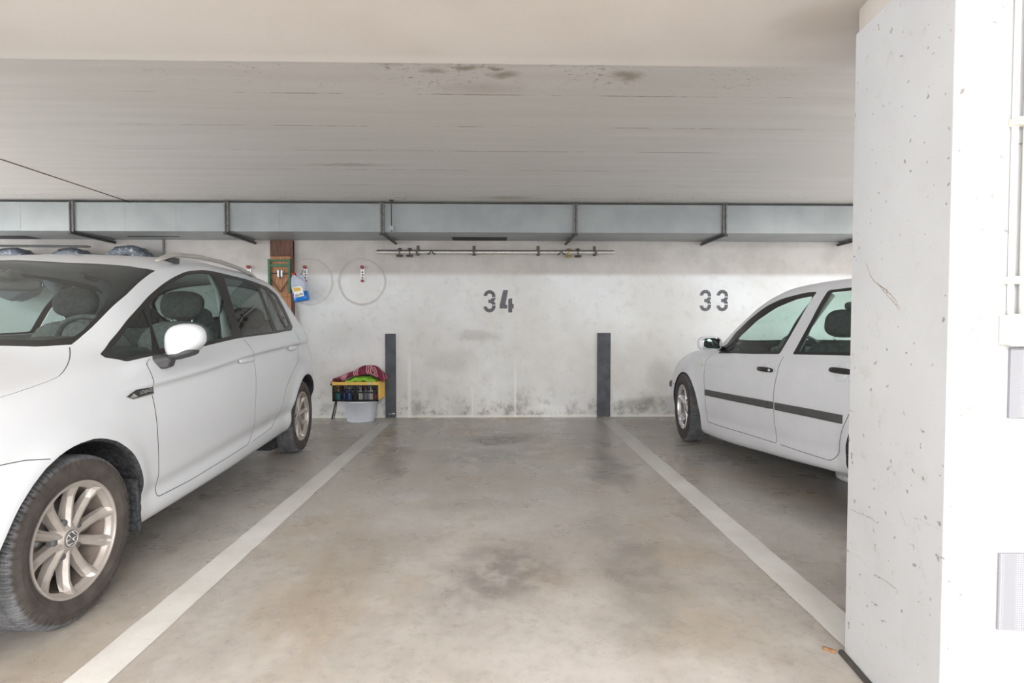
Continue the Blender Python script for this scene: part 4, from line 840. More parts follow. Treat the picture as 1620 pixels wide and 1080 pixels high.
def rim_bm(rf, hw, spokes, van):
    """rim and spokes in one bmesh; +Y is the outer face"""
    bm = bmesh.new()
    lathe(bm, [(rf-.004, hw*.80), (rf+.003, hw*.85), (rf+.002, hw*.90), (rf-.004, hw*.905), (rf-.009, hw*.86), (rf-.011, hw*.76), (rf-.020, hw*.64), (rf-.022, hw*.60)], 96, 'y')
    lathe(bm, [(.0, hw*.66), (.036, hw*.66), (.046, hw*.60), (.060, hw*.50), (.068, hw*.30)], 40, 'y')
    for a, wi, wo, w2 in spokes:
        rows = []
        for r, wd, yo, th in ((.034, wi, .62, .03), (.07, wi*.95, .60, .035), (.11, (wi+w2)/2, .60, .03), (.15, w2, .64, .026), (rf-.022, wo, .74, .022), (rf-.007, wo*1.02, .86, .02)):
            y = hw*yo; rows.append([(r, -wd/2, y-.009), (r, -wd*.12, y+.002), (r, wd*.12, y+.002), (r, wd/2, y-.009), (r, wd*.62, y-th), (r, -wd*.62, y-th)])
        Mx = Matrix.Rotation(a, 4, 'Y') @ Matrix(((1, 0, 0, 0), (0, 0, 1, 0), (0, -1, 0, 0), (0, 0, 0, 1)))
        b = bmesh.new(); R = [[b.verts.new(p) for p in row] for row in rows]
        for p, q in zip(R, R[1:]):
            for k in range(6): b.faces.new((p[k], p[(k+1) % 6], q[(k+1) % 6], q[k]))
        b.faces.new(R[0][::-1]); b.faces.new(R[-1]); bmesh.ops.recalc_face_normals(b, faces=b.faces); merge(bm, b, Mx)
    return bm
def wheel_kit(R, rf, hw, spokes, rimmat, van):
    k = {}
    k['tyre'] = tyre_mesh(R, rf-.006, hw, 66 if van else 72, 'tyre', M['vtyre' if van else 'tyre'])
    k['rim'] = bpy.data.meshes.new('wheel'); b = rim_bm(rf, hw, spokes, van); b.to_mesh(k['rim']); b.free(); k['rim'].materials.append(rimmat)
    b = bmesh.new(); lathe(b, [(rf-.021, hw*.63), (rf-.024, hw*.3), (rf-.034, -hw*.2), (rf-.02, -hw*.85)], 64, 'y'); k['barrel'] = bpy.data.meshes.new('rim_barrel'); b.to_mesh(k['barrel']); b.free(); k['barrel'].materials.append(M['barrel'])
    b = bmesh.new(); lathe(b, [(0, hw*.05), (.07, hw*.05), (.075, hw*-.02), (.138, hw*-.02), (.138, -hw*.22), (0, -hw*.22)], 56, 'y'); box(b, -.165, -.10, -hw*.40, hw*.12, -.06, .06, bev=.01); k['brake'] = bpy.data.meshes.new('brake_disc'); b.to_mesh(k['brake']); b.free(); k['brake'].materials.append(M['steel'])
    b = bmesh.new(); lathe(b, [(0, hw*.685), (.026, hw*.685), (.031, hw*.66), (.032, hw*.6)], 40, 'y'); k['cap'] = bpy.data.meshes.new('hub_cap'); b.to_mesh(k['cap']); b.free(); k['cap'].materials.append(M['logodark'])
    b = bmesh.new(); T = Matrix.Translation((0, hw*.688, 0)) @ Matrix.Rotation(math.radians(55), 4, 'Y')
    ring = [(.0285, 0), (.0285, .0014), (.0245, .0014), (.0245, 0)]; lathe(b, ring, 40, 'y', T, closed=True)
    def stroke(p, q, w=.0042): tube(b, [T @ Vector((p[0], .0008, p[1])), T @ Vector((q[0], .0008, q[1]))], w/2, 6, flat=(1, 1))
    for p, q in (((-.0105, .0225), (0, .0035)), ((.0105, .0225), (0, .0035)), ((-.0225, .0085), (-.0105, -.020)), ((-.0105, -.020), (0, -.0015)), ((0, -.0015), (.0105, -.020)), ((.0105, -.020), (.0225, .0085))): stroke(p, q)
    k['logo'] = bpy.data.meshes.new('cap_emblem'); b.to_mesh(k['logo']); b.free(); k['logo'].materials.append(M['logo'])
    b = bmesh.new(); lathe(b, [(0, .004), (.0115, .004), (.0135, 0), (.0135, -.02)], 14, 'y'); k['bolt'] = bpy.data.meshes.new('wheel_bolt'); b.to_mesh(k['bolt']); b.free(); k['bolt'].materials.append(M['logodark'])
    for n in ('tyre', 'rim', 'barrel', 'brake', 'cap', 'bolt', 'logo'):
        if n not in ('rim',): k[n].polygons.foreach_set('use_smooth', [n not in ('tyre',)]*len(k[n].polygons))
    k['hw'] = hw; return k
def put_wheel(k, root, x, y, z, side, steer=0, roll=0, bolt0=30):
    o = link('wheel', k['rim'], None, root); o.location = (x, y*side, z)
    o.rotation_euler = Matrix.Rotation(steer, 3, 'Z').to_4x4().__matmul__(Matrix.Rotation(0 if side > 0 else math.pi, 4, 'Z')).__matmul__(Matrix.Rotation(roll, 4, 'Y')).to_euler()
    for n, key in (('tyre', 'tyre'), ('rim_barrel', 'barrel'), ('brake_disc', 'brake'), ('hub_cap', 'cap'), ('cap_emblem', 'logo')): link(n, k[key], None, o)
    for j in range(5):
        a = math.radians(bolt0+72*j); b = link('wheel_bolt', k['bolt'], None, o); b.location = (.060*math.cos(a), k['hw']*.53, .060*math.sin(a))
    return o
def seat(root, x, y, m1, m2, width=.46, z0=.30, back=1.02, head=True, tilt=-.22, hz=1.21):
    bm = bmesh.new(); blob(bm, (x+.27, y, z0+.17), (.27, width/2, .10), 4, Matrix.Rotation(-.12, 4, 'Y'))
    s = obj('seat', bm, m1, root, True)
    bm = bmesh.new(); h = (back-z0-.1)/2; blob(bm, (x-.06, y, z0+.10+h), (.085, width/2, h+.06), 3.4, Matrix.Rotation(tilt, 4, 'Y')); obj('seat_back', bm, m2, s, True)
    if head:
        bm = bmesh.new(); blob(bm, (x-.17, y, hz), (.055, .135, .095), 2.8, Matrix.Rotation(tilt, 4, 'Y')); obj('headrest', bm, m1, s, True)
        bm = bmesh.new()
        for d in (-.065, .065): tube(bm, [(x-.155, y+d, hz-.16), (x-.165, y+d, hz-.05)], .006, 8)
        obj('headrest_posts', bm, M['chrome'], s, True)
    return s
def steering(root, x, y, z, r=.185):
    bm = bmesh.new(); T = Matrix.Translation((x, y, z)) @ Matrix.Rotation(math.radians(-62), 4, 'Y')
    tube(bm, [T @ Vector((r*math.cos(a), r*math.sin(a), 0)) for a in [2*math.pi*k/40 for k in range(41)]], .015, 10, cap=False)
    o = obj('steering_wheel', bm, M['cabin'], root, True)
    bm = bmesh.new(); blob(bm, (0, 0, 0), (.07, .075, .03), 3, n=10)
    for a in (0, math.pi, -math.pi/2): tube(bm, [(0, 0, 0), (r*math.cos(a+math.pi/2), r*math.sin(a+math.pi/2), 0)], .016, 8, flat=(.5, 1))
    bm.transform(T); obj('wheel_boss', bm, M['cabin'], o, True)
    return o
def superhouse(name, root, c, s, m, e=2.7, Mx=None): bm = bmesh.new(); blob(bm, c, s, e, Mx); return obj(name, bm, m, root, True)
def swept(car, name, P, wz, wy, m, parent=None, side=1):
    """a strip lying on the skin along (x, t) points"""
    bm = bmesh.new(); R = []
    P = dense(P, .04, False)
    for i, p in enumerate(P):
        F = car.frame(p[0], p[1], 0, side); e = min(1, (min(i, len(P)-1-i)+.25)/1.0) if len(P) > 3 else 1
        R.append([bm.verts.new(F @ Vector((0, y*e, z))) for y, z in ((-.002, -wz/2), (wy*.7, -wz/2), (wy, -wz*.3), (wy, wz*.3), (wy*.7, wz/2), (-.002, wz/2))])
    for a, b in zip(R, R[1:]):
        for k in range(6): bm.faces.new((a[k], a[(k+1) % 6], b[(k+1) % 6], b[k]))
    bm.faces.new(R[0]); bm.faces.new(R[-1][::-1]); bmesh.ops.recalc_face_normals(bm, faces=bm.faces)
    return obj(name, bm, m, parent or car.root)
def arch_poly(sh, cx, cz, r, zb):
    P = []
    for k in range(49):
        a = math.radians(-38+256*k/48); x, z = cx+r*math.cos(a), cz+r*math.sin(a)
        P.append((x, inv_side(sh, x, z) if z > zb else 0.0))
    return P
def liner(root, sh, cx, cz, r, side, yin=.50):
    bm = bmesh.new(); rows = []
    for k in range(41):
        a = math.radians(-36+252*k/40); x, z = cx+r*math.cos(a), cz+r*math.sin(a); t = inv_side(sh, x, z)
        yo = float(sh.P([x], [t])[0, 1])
        rows.append([bm.verts.new((x, y*side, z)) for y in (yo-.001, yo-.012, yo-.06, yin+.02, yin)])
        rows[-1][1].co += Vector((cx-x, 0, cz-z))*.03; rows[-1][2].co += Vector((x-cx, 0, z-cz))*.05; rows[-1][3].co += Vector((x-cx, 0, z-cz))*.03
    for a, b in zip(rows, rows[1:]):
        for k in range(4): bm.faces.new((a[k], a[k+1], b[k+1], b[k]))
    c = bm.verts.new((cx, yin*side, cz))
    for a, b in zip(rows, rows[1:]): bm.faces.new((a[4], c, b[4]))
    bmesh.ops.recalc_face_normals(bm, faces=bm.faces)
    return obj('wheel_arch_liner', bm, M['liner'], root, True)
def tub(root, sh, xa, xb, zf, zt, yi, fit=.03):
    """lining of the cabin below the windows and the underbody"""
    bm = bmesh.new(); xs = np.linspace(xa, xb, 24); rows = []
    for x in xs:
        yt = float(sh.P([x], [inv_side(sh, x, zt)])[0, 1])-fit; yb = min(yi, yt)
        rows.append([bm.verts.new((x, s*y, z)) for s, y, z in ((1, yt, zt), (1, yb, zf+.1), (1, yb*.95, zf), (-1, yb*.95, zf), (-1, yb, zf+.1), (-1, yt, zt))])
    for a, b in zip(rows, rows[1:]):
        for k in range(5): bm.faces.new((a[k], a[k+1], b[k+1], b[k]))
    bm.faces.new(rows[0]); bm.faces.new(rows[-1][::-1])
    return obj('cabin_lining', bm, M['cabin'], root)
def underbody(root, sh, m):
    bm = bmesh.new(); rows = []
    for x in np.linspace(sh.x0+.02, sh.x1-.02, 40):
        p = sh.P([x], [0.0])[0]; z = p[2]+.015
        out = p[1] if min(abs(x-a) for a in sh.axles) > .40 else .50
        rows.append([bm.verts.new((x, s*y, zz)) for s, y, zz in ((1, out, z), (1, out*.8, z-.02), (-1, out*.8, z-.02), (-1, out, z))])
    for a, b in zip(rows, rows[1:]):
        for k in range(3): bm.faces.new((a[k], a[k+1], b[k+1], b[k]))
    r_ = bmesh.ops.extrude_face_region(bm, geom=list(bm.faces))
    for v in [g for g in r_['geom'] if isinstance(g, bmesh.types.BMVert)]: v.co.z += .06
    bmesh.ops.recalc_face_normals(bm, faces=bm.faces); return obj('underbody', bm, m, root)

# ---------- the big white car on the left ----------
def polyset(*items): return [(n, P, c) for n, P, c in items]
VS = 1.0207                                                  # size of the van, fixed so that its smaller wheels stand on the floor
van = tag(empty('car', (-2.3717*VS, 1.9794*VS, 1.0842*(1-VS)), .0518-math.pi/2), 'large white compact van with roof rails and tinted rear windows on the left', 'car')
sh = VAN; C = Car(van, sh, M['white']); van.scale = (VS, VS, VS)
def X(P, dx=0, dt=0): return [(p[0]+dx, p[1]+dt) for p in P]
T_ = VT; arF = arch_poly(sh, -.005, .315, .352, .20); arR = arch_poly(sh, -2.685, .315, .352, .20)
ws_side = T_['ws'][:5]; ws = ws_side+[(-.165, .835), (-.120, .90), (-.080, .96), (-.072, 1.0), (-.872, 1.0), (-.865, .955), (-.93, .86)]
wi = T_['wsin'][:5]; wsi = wi + [(-.215, .84), (-.172, .90), (-.140, .96), (-.135, 1.0), (-.885, 1.0), (-.880, .955), (-.945, .86)]
rearglass = [(-3.04, 1.0), (-3.05, .93), (-3.07, .86), (-3.11, .80), (-3.20, .77), (-3.30, .76), (-3.36, .80), (-3.37, .90), (-3.37, 1.0)]
rgi = [(-3.06, 1.0), (-3.07, .93), (-3.09, .87), (-3.13, .82), (-3.21, .79), (-3.29, .785), (-3.34, .82), (-3.35, .90), (-3.35, 1.0)]
tl = [(x, inv_side(sh, x, z)) for x, z in ((-3.05, .99), (-3.14, 1.0), (-3.30, .99), (-3.43, .93), (-3.43, .84), (-3.30, .83), (-3.12, .86), (-3.05, .94))]
hl = [(x, inv_side(sh, x, z)) for x, z in ((.36, .735), (.52, .73), (.72, .665), (.83, .61), (.835, .56), (.76, .555), (.58, .60), (.42, .66))]
hs = T_['hoodseam']; hoodline = chaikin([(hs[0][0], hs[0][1])]+hs[1:]+[(.45, .52), (.62, .545), (.75, .60), (.80, .72), (.815, .85), (.82, 1.0)], 2, False)
hood_poly = hoodline+[(-.06, 1.0), (-.075, .96), (-.112, .90), (-.155, .84), (hs[0][0], hs[0][1])]
fd, rd = rounded(T_['fdoor']), rounded(T_['rdoor'])
fs = [(sh.x1-.02, inv_side(sh, sh.x1-.02, .60)), (.65, inv_side(sh, .65, .655))]+T_['fenderseam']
fuel = None
polys = polyset(('hood', dense(hood_poly), True), ('rear_door', dense(tuck(rd, fd)), True), ('front_door', dense(fd), True),
 ('trim', dense(rounded(T_['wout'])), True))
for n, m in (('pq', 'qglass'), ('pf', 'fglass'), ('pr', 'rglass'), ('prq', 'rglass'), ('pdq', 'qtint')): polys.append((m, dense(rounded(T_[n])), True))
polys += polyset(('frit', dense(ws), True), ('wglass', dense(wsi), True), ('rtrim', dense(rearglass), True), ('backglass', dense(rgi), True), ('tail', dense(chaikin(tl, 2)), True), ('head', dense(chaikin(hl, 2)), True))
def low(P, cut): return [p for p in P if cut(p)]
belt_t = lambda x: float(np.interp(x, [-2.6, -2.2, -1.47, -.93, -.57, -.37], [.486, .48, .484, .479, .491, .497]))
def door_seam(P):
    """the part of a door outline below the window belt, in order"""
    n = len(P); ok = [p[1] < belt_t(p[0]) for p in P]
    st = next(i for i in range(n) if ok[i] and not ok[i-1]); out = []
    for k in range(n):
        if not ok[(st+k) % n]: break
        out.append(P[(st+k) % n])
    return out
polys += [('gap', ribbon(sh, dense(door_seam(dense(fd)), .02, False), .0045), True), ('gap', ribbon(sh, dense(clear_of(door_seam(dense(rd)), fd), .02, False), .0035), True),
 ('gap', ribbon(sh, dense(hoodline, .02, False), .006), True), ('gap', ribbon(sh, dense(fs, .02, False), .0035), True)]
polys += [('hole', dense(arF), True), ('hole', dense(arR), True)]
C.solve(C.guides(-3.2, -.15)+polys)
C.part('body', ['body'], M['white'], caps=True)
C.part('hood', ['hood'], M['white'])
C.part('panel_seams', ['gap'], M['gap'], inset=.003)
for sd in ('left', 'right'): C.part('window_trim', ['trim'], M['trim'], sd, -.001, label='black window surround')
C.part('windscreen', ['wglass'], M['wsglass'], inset=.002); C.part('windscreen_border', ['frit'], M['frit'], label='black windscreen border')
C.part('rear_window', ['backglass'], M['tinted']); C.part('rear_window_border', ['rtrim'], M['frit'])
C.part('tail_lamp', ['tail'], M['red'], 'left'); C.part('tail_lamp', ['tail'], M['red'], 'right'); C.part('headlamp', ['head'], M['lamp'], 'left'); C.part('headlamp', ['head'], M['lamp'], 'right')
for sd, sg in (('left', 1), ('right', -1)):
    for nm, cl, gl, hn in (('front_door', 'front_door', 'fglass', 'handF'), ('rear_door', 'rear_door', 'rglass', 'handR')):
        d = C.part(nm, [cl], M['white'], sd)
        C.part('door_window', [gl], M['glass'] if nm == 'front_door' else M['tinted'], sd, .002, d)
        (xa, ta), (xb, tb) = T_[hn]; F = C.frame((xa+xb)/2, (ta+tb)/2, .012, sg); L = abs(xa-xb)/2+.005
        bm = bmesh.new(); blob(bm, (0, 0, 0), (L, .012, .017), 3.2, n=12); bm.transform(F); h = obj('door_handle', bm, M['white'], d, True)
        bm = bmesh.new(); blob(bm, (0, -.012, .004), (L*.62, .006, .026), 2.6, n=10); bm.transform(F); obj('handle_recess', bm, M['white'], d, True)
    C.part('quarter_window', ['qglass'], M['glass'], sd, .002); C.part('rear_quarter_window', ['qtint'], M['tinted'], sd, .002)
    # window bars
    swept(C, 'quarter_post', [(-.700, .672), (-.612, .515)], .040, .004, M['trim'], None, sg)
    # mirror
    mc = Vector((-.60, .955*sg, 1.008))
    Mx = Matrix.Rotation(math.radians(6*sg), 4, 'Z')
    mb = bmesh.new(); blob(mb, mc, (.070, .082, .080), 2.9, Mx)
    for v in mb.verts:                                       # taper towards the tip, flat rear
        u = (v.co.y*sg-.955)/.080; dz = v.co.z-mc.z; v.co.z = mc.z+dz*((1-.45*max(0, u+.2)) if dz < 0 else (1-.12*max(0, u)))+.010*u; v.co.x = mc.x+(v.co.x-mc.x)*(1 if v.co.x > mc.x else .55)-.018*max(0, u)
    mir = obj('wing_mirror', mb, M['white'], van, True)
    bm = bmesh.new(); blob(bm, mc+Vector((-.002, -.012*sg, -.060)), (.062, .062, .020), 3, Matrix.Rotation(.28*sg, 4, 'X') @ Mx); obj('mirror_base', bm, M['plastic'], mir, True)
    bm = bmesh.new(); blob(bm, mc+Vector((-.036, 0, .0)), (.005, .058, .050), 4, Mx, 12); obj('mirror_glass', bm, M['mirror'], mir, True)
    bm = bmesh.new(); loft(bm, [[(-.53, y*sg, z-.012) for y, z in ((.80, .955), (.80, .90), (.83, .895), (.85, .93))], [(-.555, y*sg, z-.012) for y, z in ((.81, .962), (.825, .89), (.895, .895), (.92, .95))], [(-.635, y*sg, z-.012) for y, z in ((.81, .962), (.825, .89), (.885, .90), (.90, .95))], [(-.66, y*sg, z-.012) for y, z in ((.80, .955), (.80, .91), (.83, .91), (.85, .94))]], Matrix()); bmesh.ops.recalc_face_normals(bm, faces=bm.faces); bevel(bm, .008); obj('mirror_foot', bm, M['plastic'], mir)
    # badge on the fender
    (xa, ta), (xb, tb) = T_['badge']
    F = C.frame((xa+xb)/2, (ta+tb)/2, 0, sg); sl = 1
    Fb = F @ Matrix.Rotation(math.radians(2), 4, 'Y')
    def bp(name, P, h0, h1, m, par): b = bmesh.new(); prism(b, P, h0, h1, Fb @ Matrix(((1, 0, 0, 0), (0, 0, 1, 0), (0, 1, 0, 0), (0, 0, 0, 1)))); bmesh.ops.recalc_face_normals(b, faces=b.faces); return obj(name, b, m, par)
    bd = bp('fender_badge', [(.098, -.004), (.055, -.017), (-.093, -.017), (-.093, .016), (.030, .016)], -.002, .004, M['trim'], van); bd['label'] = 'black and chrome fender badge'
    bp('chrome_edge', [(.104, -.003), (.058, -.0215), (-.095, -.0215), (-.095, -.017), (.057, -.017), (.094, -.0035)], -.002, .005, M['chrome'], bd)
    if sg > 0:
        tc = bpy.data.curves.new('badge_lettering', 'FONT'); tc.body = 'LOUNGE'; tc.size = .021; tc.extrude = .0006; tc.align_x = 'CENTER'; tc.align_y = 'CENTER'; tc.space_character = 1.15
        to = bpy.data.objects.new('badge_lettering', tc); COL.objects.link(to); bpy.context.view_layer.update()
        me = bpy.data.meshes.new_from_object(to); COL.objects.unlink(to); bpy.data.objects.remove(to)
        me.transform(Fb @ Matrix.Translation((-.040, .0045, -.001)) @ Matrix(((-1, 0, 0, 0), (0, 0, 1, 0), (0, 1, 0, 0), (0, 0, 0, 1)))); link('badge_lettering', me, M['chrome'], bd)
        bp('badge_wedge', [(.078, -.008), (.052, -.014), (.026, -.012), (.050, .004)], .004, .0048, M['chrome'], bd)
    # roof rail
    rp = [(-1.06, .585, 1.425), (-1.10, .587, 1.440), (-1.17, .590, 1.463), (-1.25, .594, 1.481), (-1.5, .598, 1.500), (-1.8, .600, 1.502), (-2.1, .598, 1.490), (-2.35, .590, 1.463), (-2.52, .58, 1.432), (-2.60, .575, 1.40)]
    bm = bmesh.new(); tube(bm, [(x, y*sg, z) for x, y, z in rp], [.006, .014, .017, .017, .016, .016, .016, .017, .014, .006], 14, flat=(.8, 1.25)); rr_ = obj('roof_rail', bm, M['rail'], van, True)
    for pts in ([(-1.13, 1.435), (-1.20, 1.462), (-1.26, 1.462), (-1.26, 1.43)], [(-2.30, 1.455), (-2.48, 1.425), (-2.44, 1.41), (-2.30, 1.43)]):
        bm = bmesh.new(); prism(bm, pts, .585, .607, Matrix(((1, 0, 0, 0), (0, 0, sg, 0), (0, 1, 0, 0), (0, 0, 0, 1)))); bmesh.ops.recalc_face_normals(bm, faces=bm.faces); obj('rail_insert', bm, M['plastic'], rr_)
    liner(van, sh, -.005, .315, .354, sg); liner(van, sh, -2.685, .315, .354, sg)
    for cx in (-.352, -3.00):
        bm = bmesh.new(); yo = float(sh.P([cx], [inv_side(sh, cx, .35)])[0, 1])
        loft(bm, [[(cx+.045, yy*sg, .445), (cx+.028, yy*sg, .445), (cx+.008, yy*sg, .235), (cx+.028, yy*sg, .215)] for yy in ((yo-.16, yo-.12, yo+.012) if cx > -1 else (yo-.12, yo-.06, yo-.02))], Matrix()); bmesh.ops.recalc_face_normals(bm, faces=bm.faces); bevel(bm, .004, 1)
        obj('mud_flap', bm, M['liner'], van)
underbody(van, sh, M['liner'])
tub(van, sh, -3.2, -.34, .30, .90, .78)
bm = bmesh.new(); prism(bm, [(-.12, .93), (-.30, .965), (-.55, .985), (-.74, .975), (-.80, .93), (-.78, .70), (-.12, .70)], -.72, .72, Matrix(((1, 0, 0, 0), (0, 0, 1, 0), (0, 1, 0, 0), (0, 0, 0, 1)))); bmesh.ops.recalc_face_normals(bm, faces=bm.faces); bevel(bm, .02); obj('dashboard', bm, M['cabin'], van)
bm = bmesh.new(); blob(bm, (-.66, .36, .985), (.10, .18, .045), 2.6, n=12); obj('instrument_hood', bm, M['cabin'], van, True)
steering(van, -.93, .36, .96)
seat(van, -1.62, .36, M['fabric'], M['fabric2'], .50, .36, 1.05); seat(van, -1.62, -.31, M['fabric'], M['fabric2'], .50, .36, 1.05, hz=1.225)
for y in (-.42, 0, .42): seat(van, -2.55, y, M['fabric'], M['fabric2'], .42, .40, 1.0, True, -.25, 1.13)
bm = bmesh.new(); blob(bm, (-.90, 0, 1.285), (.022, .115, .034), 3.5, n=14); tube(bm, [(-.89, 0, 1.31), (-.86, 0, 1.36)], .012, 8); rv = obj('rear_view_mirror', bm, M['plastic'], van, True)
bm = bmesh.new(); blob(bm, (-.925, 0, 1.285), (.004, .105, .027), 4, n=10); obj('mirror_glass', bm, M['mirror'], rv, True)
bm = bmesh.new(); blob(bm, (-.80, 0, 1.325), (.06, .07, .03), 4, n=10); obj('sensor_box', bm, M['cabin'], rv, True)
for sg in (1, -1):                                           # pale pillar linings
    for pts, r in (([(-1.47, .775*sg, .96), (-1.53, .735*sg, 1.12), (-1.585, .685*sg, 1.28), (-1.61, .625*sg, 1.39)], .03), ([(-2.45, .76*sg, 1.0), (-2.52, .70*sg, 1.17), (-2.60, .64*sg, 1.32)], .035), ([(-.42, .70*sg, 1.03), (-.72, .655*sg, 1.2), (-1.06, .60*sg, 1.355)], .018)):
        bm = bmesh.new(); tube(bm, pts, r, 10, flat=(1.5, .5)); obj('pillar_lining', bm, M['headliner'], van, True)
    bm = bmesh.new(); tube(bm, [(-1.50, .74*sg, 1.24), (-1.52, .70*sg, .95), (-1.5, .72*sg, .6)], .022, 6, flat=(1, .08)); obj('seat_belt', bm, M['cabin'], van)
spk = []
for k in range(5):
    for d in (-17, 17): spk.append((math.radians(90+72*k+d), .030, .042, .034))
KV = wheel_kit(.297, .2015, .1025, spk, M['alloy'], True)
for ax, sg, stt, rl in ((0, 1, -3, .21), (0, -1, -3, .3), (-2.685, 1, 0, .12), (-2.685, -1, 0, .9)): put_wheel(KV, van, ax, .775, .3185, sg, math.radians(stt), rl, 18)

# ---------- the small white car on the right ----------
gf = tag(empty('car', (2.5586, 5.2474, 0), math.pi/2+.0908), 'small older white hatchback with dark door strips on the right, nose to the wall', 'car')
sh = GOLF; C = Car(gf, sh, M['gwhite']); T_ = GT
arF = arch_poly(sh, -.03, .30, .342, .16); arR = arch_poly(sh, -2.512, .315, .345, .22)
ws = [(-.60, .735), (-.72, .775), (-.90, .80), (-1.10, .815), (-1.22, .835), (-1.27, .90), (-1.29, .96), (-1.29, 1.0), (-.43, 1.0), (-.45, .93), (-.50, .85)]
wsi = [(-.64, .76), (-.74, .79), (-.90, .815), (-1.10, .83), (-1.19, .85), (-1.245, .90), (-1.265, .96), (-1.265, 1.0), (-.47, 1.0), (-.49, .93), (-.54, .86)]
rearglass = [(-2.95, 1.0), (-2.95, .93), (-2.96, .86), (-2.99, .82), (-3.10, .80), (-3.20, .80), (-3.22, .86), (-3.23, .93), (-3.23, 1.0)]
tl = [(x, inv_side(sh, x, z)) for x, z in ((-3.04, .92), (-3.28, .90), (-3.28, .68), (-3.04, .70))]
hl = [(x, inv_side(sh, x, z)) for x, z in ((.60, .60), (.78, .54), (.79, .46), (.62, .50))]
hoodline = chaikin([(-.50, .74), (-.40, .70), (-.2, .66), (0, .63), (.3, .62), (.55, .63), (.70, .68), (.76, .80), (.775, 1.0)], 2, False)
hood_poly = hoodline+[(-.41, 1.0), (-.43, .93), (-.48, .85)]
fd, rd = rounded(T_['fdoor']), rounded(T_['rdoor'])
belt_t = lambda x: float(np.interp(x, [-2.5, -2.1, -1.5, -.5], [.478, .478, .477, .478]))
polys = polyset(('hood', dense(hood_poly), True), ('rear_door', dense(tuck(rd, fd)), True), ('front_door', dense(fd), True), ('trimf', dense(rounded(T_['fwout'], 1)), True), ('trimr', dense(rounded(T_['rwout'], 1)), True),
 ('fglass', dense(rounded(T_['fwin'], 1)), True), ('rglass', dense(rounded(T_['rwin'], 1)), True), ('frit', dense(ws), True), ('wglass', dense(wsi), True), ('backglass', dense(rearglass), True), ('tail', dense(tl), True), ('head', dense(hl), True),
 ('gap', ribbon(sh, dense(door_seam(dense(fd)), .02, False), .005), True), ('gap', ribbon(sh, dense(clear_of(door_seam(dense(rd)), fd), .02, False), .005), True), ('gap', ribbon(sh, dense(hoodline, .02, False), .005), True))
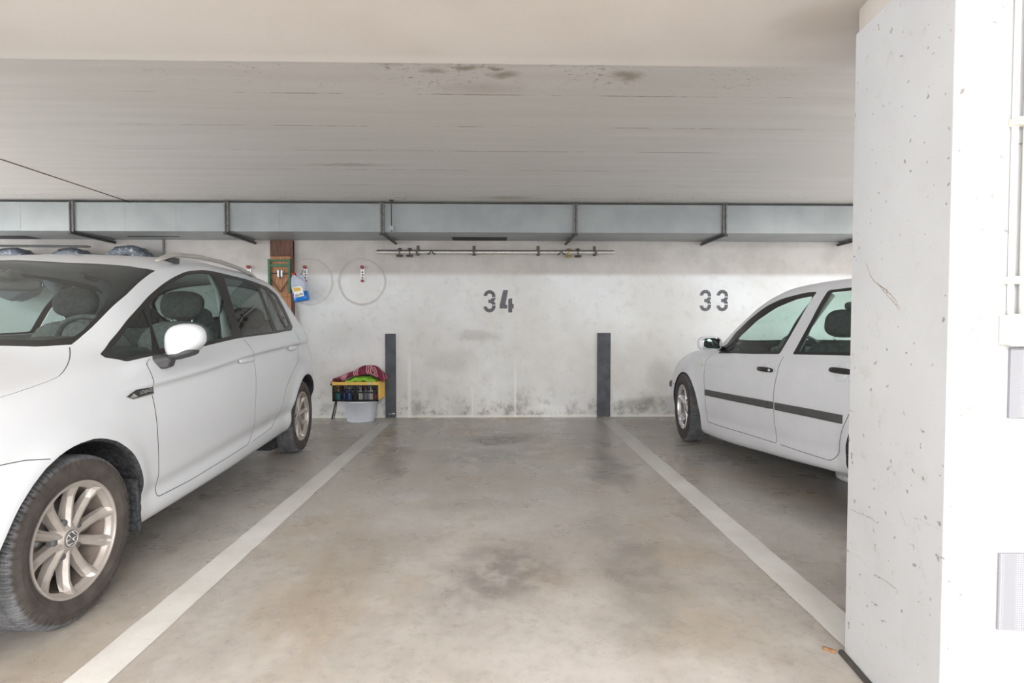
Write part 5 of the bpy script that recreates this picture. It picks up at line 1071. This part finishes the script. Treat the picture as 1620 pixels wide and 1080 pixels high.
# bumper top seam and its dark side strip
bt_ = [(x, inv_side(sh, x, z)) for x, z in ((.22, .50), (.40, .505), (.60, .505), (.80, .50))]; polys.append(('gap', ribbon(sh, dense(bt_, .02, False), .004), True))
polys += [('hole', dense(arF), True), ('hole', dense(arR), True)]
C.solve(C.guides(-3.0, -.35)+polys, .035)
C.part('body', ['body'], M['gwhite'], caps=True); C.part('hood', ['hood'], M['gwhite']); C.part('panel_seams', ['gap'], M['gap'], inset=.003)
[C.part('window_trim', [k], M['trim'], sd, -.001, label='black window surround') for sd in ('left', 'right') for k in ('trimf', 'trimr')]
C.part('windscreen', ['wglass'], M['gglass'], inset=.002); C.part('windscreen_border', ['frit'], M['frit']); C.part('rear_window', ['backglass'], M['gglass'])
for sd, sg in (('left', 1), ('right', -1)):
    C.part('tail_lamp', ['tail'], M['red'], sd); C.part('headlamp', ['head'], M['lamp'], sd)
    for nm, gl, md in (('front_door', 'fglass', 'mold1'), ('rear_door', 'rglass', 'mold2')):
        d = C.part(nm, [nm], M['gwhite'], sd); C.part('door_window', [gl], M['gglass'], sd, .002, d)
        swept(C, 'door_strip', T_[md], .048, .014, M['strip'], d, sg)
        if nm == 'front_door': (xa, ta), (xb, tb) = T_['hand']
        else: (xa, ta), (xb, tb) = (-2.03, T_['hand'][1][1]+.012), (-2.20, T_['hand'][1][1]+.016)
        F = C.frame((xa+xb)/2, (ta+tb)/2, .012, sg); L = abs(xa-xb)/2
        bm = bmesh.new(); blob(bm, (0, -.012, 0), (L*.55, .007, .055), 2.4, n=12); bm.transform(F); obj('handle_recess', bm, M['gwhite'], d, True)
        bm = bmesh.new(); blob(bm, (0, 0, 0), (L, .016, .0165), 3.6, n=12); bm.transform(F); h = obj('door_handle', bm, M['trim'], d, True); h['label'] = 'black door handle'
        if nm == 'front_door': bm = bmesh.new(); lathe(bm, [(0, .018), (.010, .017), (.011, .010)], 16, 'y', F @ Matrix.Translation((-L*.8, 0, 0))); obj('door_lock', bm, M['chrome'], d, True)
        if nm == 'front_door':
            swept(C, 'mirror_corner', [(T_['mtri'][0][0]+.03, T_['mtri'][0][1]+.02), (T_['mtri'][2][0], T_['mtri'][2][1]-.01)], .045, .006, M['trim'], d, sg)
    mc = Vector((-.705, .93*sg, .93)); mb = bmesh.new(); blob(mb, mc, (.060, .098, .060), 3.2, Matrix.Rotation(math.radians(12*sg), 4, 'Z'))
    for v in mb.verts: v.co.x = mc.x+(v.co.x-mc.x)*(1.1 if v.co.x > mc.x else .45)
    mir = obj('wing_mirror', mb, M['gwhite'], gf, True)
    bm = bmesh.new(); blob(bm, mc+Vector((-.0285, 0, 0)), (.006, .086, .048), 4.5, Matrix.Rotation(math.radians(12*sg), 4, 'Z'), 14); obj('mirror_glass', bm, M['mirror'], mir, True)
    bm = bmesh.new(); tube(bm, [(-.66, .78*sg, .885), (-.69, .86*sg, .89), (-.70, .90*sg, .90)], [.03, .026, .022], 10, flat=(.7, 1)); obj('mirror_foot', bm, M['trim'], mir, True)
    xi, ti = T_['ind'][0]; F = C.frame(xi, ti, .003, sg); bm = bmesh.new(); blob(bm, (0, 0, 0), (.030, .006, .014), 2.6, n=10); bm.transform(F); o = obj('side_indicator', bm, M['cream'], gf, True); o['label'] = 'cream side indicator lens'
    ps = [(x, inv_side(sh, x, z)) for x, z in ((.45, .475), (.58, .475), (.70, .47), (.78, .465))]; swept(C, 'bumper_strip', ps, .055, .018, M['strip'], None, sg)
    liner(gf, sh, -.03, .30, .344, sg, .48); liner(gf, sh, -2.512, .315, .347, sg, .48)
underbody(gf, sh, M['liner']); tub(gf, sh, -3.1, -.62, .26, .80, .74)
bm = bmesh.new(); prism(bm, [(-.50, .80), (-.66, .845), (-.85, .86), (-.98, .84), (-1.02, .80), (-1.0, .58), (-.50, .58)], -.70, .70, Matrix(((1, 0, 0, 0), (0, 0, 1, 0), (0, 1, 0, 0), (0, 0, 0, 1)))); bmesh.ops.recalc_face_normals(bm, faces=bm.faces); bevel(bm, .02); obj('dashboard', bm, M['cabin'], gf)
bm = bmesh.new(); blob(bm, (-.92, .36, .875), (.10, .17, .045), 2.6, n=12); obj('instrument_hood', bm, M['cabin'], gf, True)
steering(gf, -1.06, .36, .84)
seat(gf, -1.32, .36, M['fabric'], M['fabric'], .48, .28, .92, True, -.2, 1.09); seat(gf, -1.32, -.36, M['fabric'], M['fabric'], .48, .28, .92, True, -.2, 1.09)
for y in (-.4, .4): seat(gf, -2.45, y, M['fabric'], M['fabric'], .52, .32, .88, True, -.25, 1.0)
for sg in (1, -1):
    bm = bmesh.new(); tube(bm, [(-1.55, .755*sg, .89), (-1.60, .70*sg, 1.08), (-1.70, .615*sg, 1.28)], .03, 10, flat=(1.5, .4)); obj('pillar_lining', bm, M['headliner'], gf, True)
    bm = bmesh.new(); tube(bm, [(-1.58, .70*sg, 1.10), (-1.55, .71*sg, .85), (-1.5, .70*sg, .55)], .022, 6, flat=(1, .08)); obj('seat_belt', bm, M['cabin'], gf)
bm = bmesh.new(); blob(bm, (-1.16, 0, 1.22), (.018, .11, .034), 3.5, n=12); obj('rear_view_mirror', bm, M['cabin'], gf, True)
spk = [(math.radians(90+60*k), .042, .075, .052) for k in range(6)]
KG = wheel_kit(.316, .2035, .0975, spk, M['galloy'], False)
put_wheel(KG, gf, 0, .757, .314, 1, math.radians(-10), .2); put_wheel(KG, gf, 0, .757, .314, -1, math.radians(-10), .5); put_wheel(KG, gf, -2.512, .757, .314, 1, 0, .4); put_wheel(KG, gf, -2.512, .757, .314, -1, 0, .8)
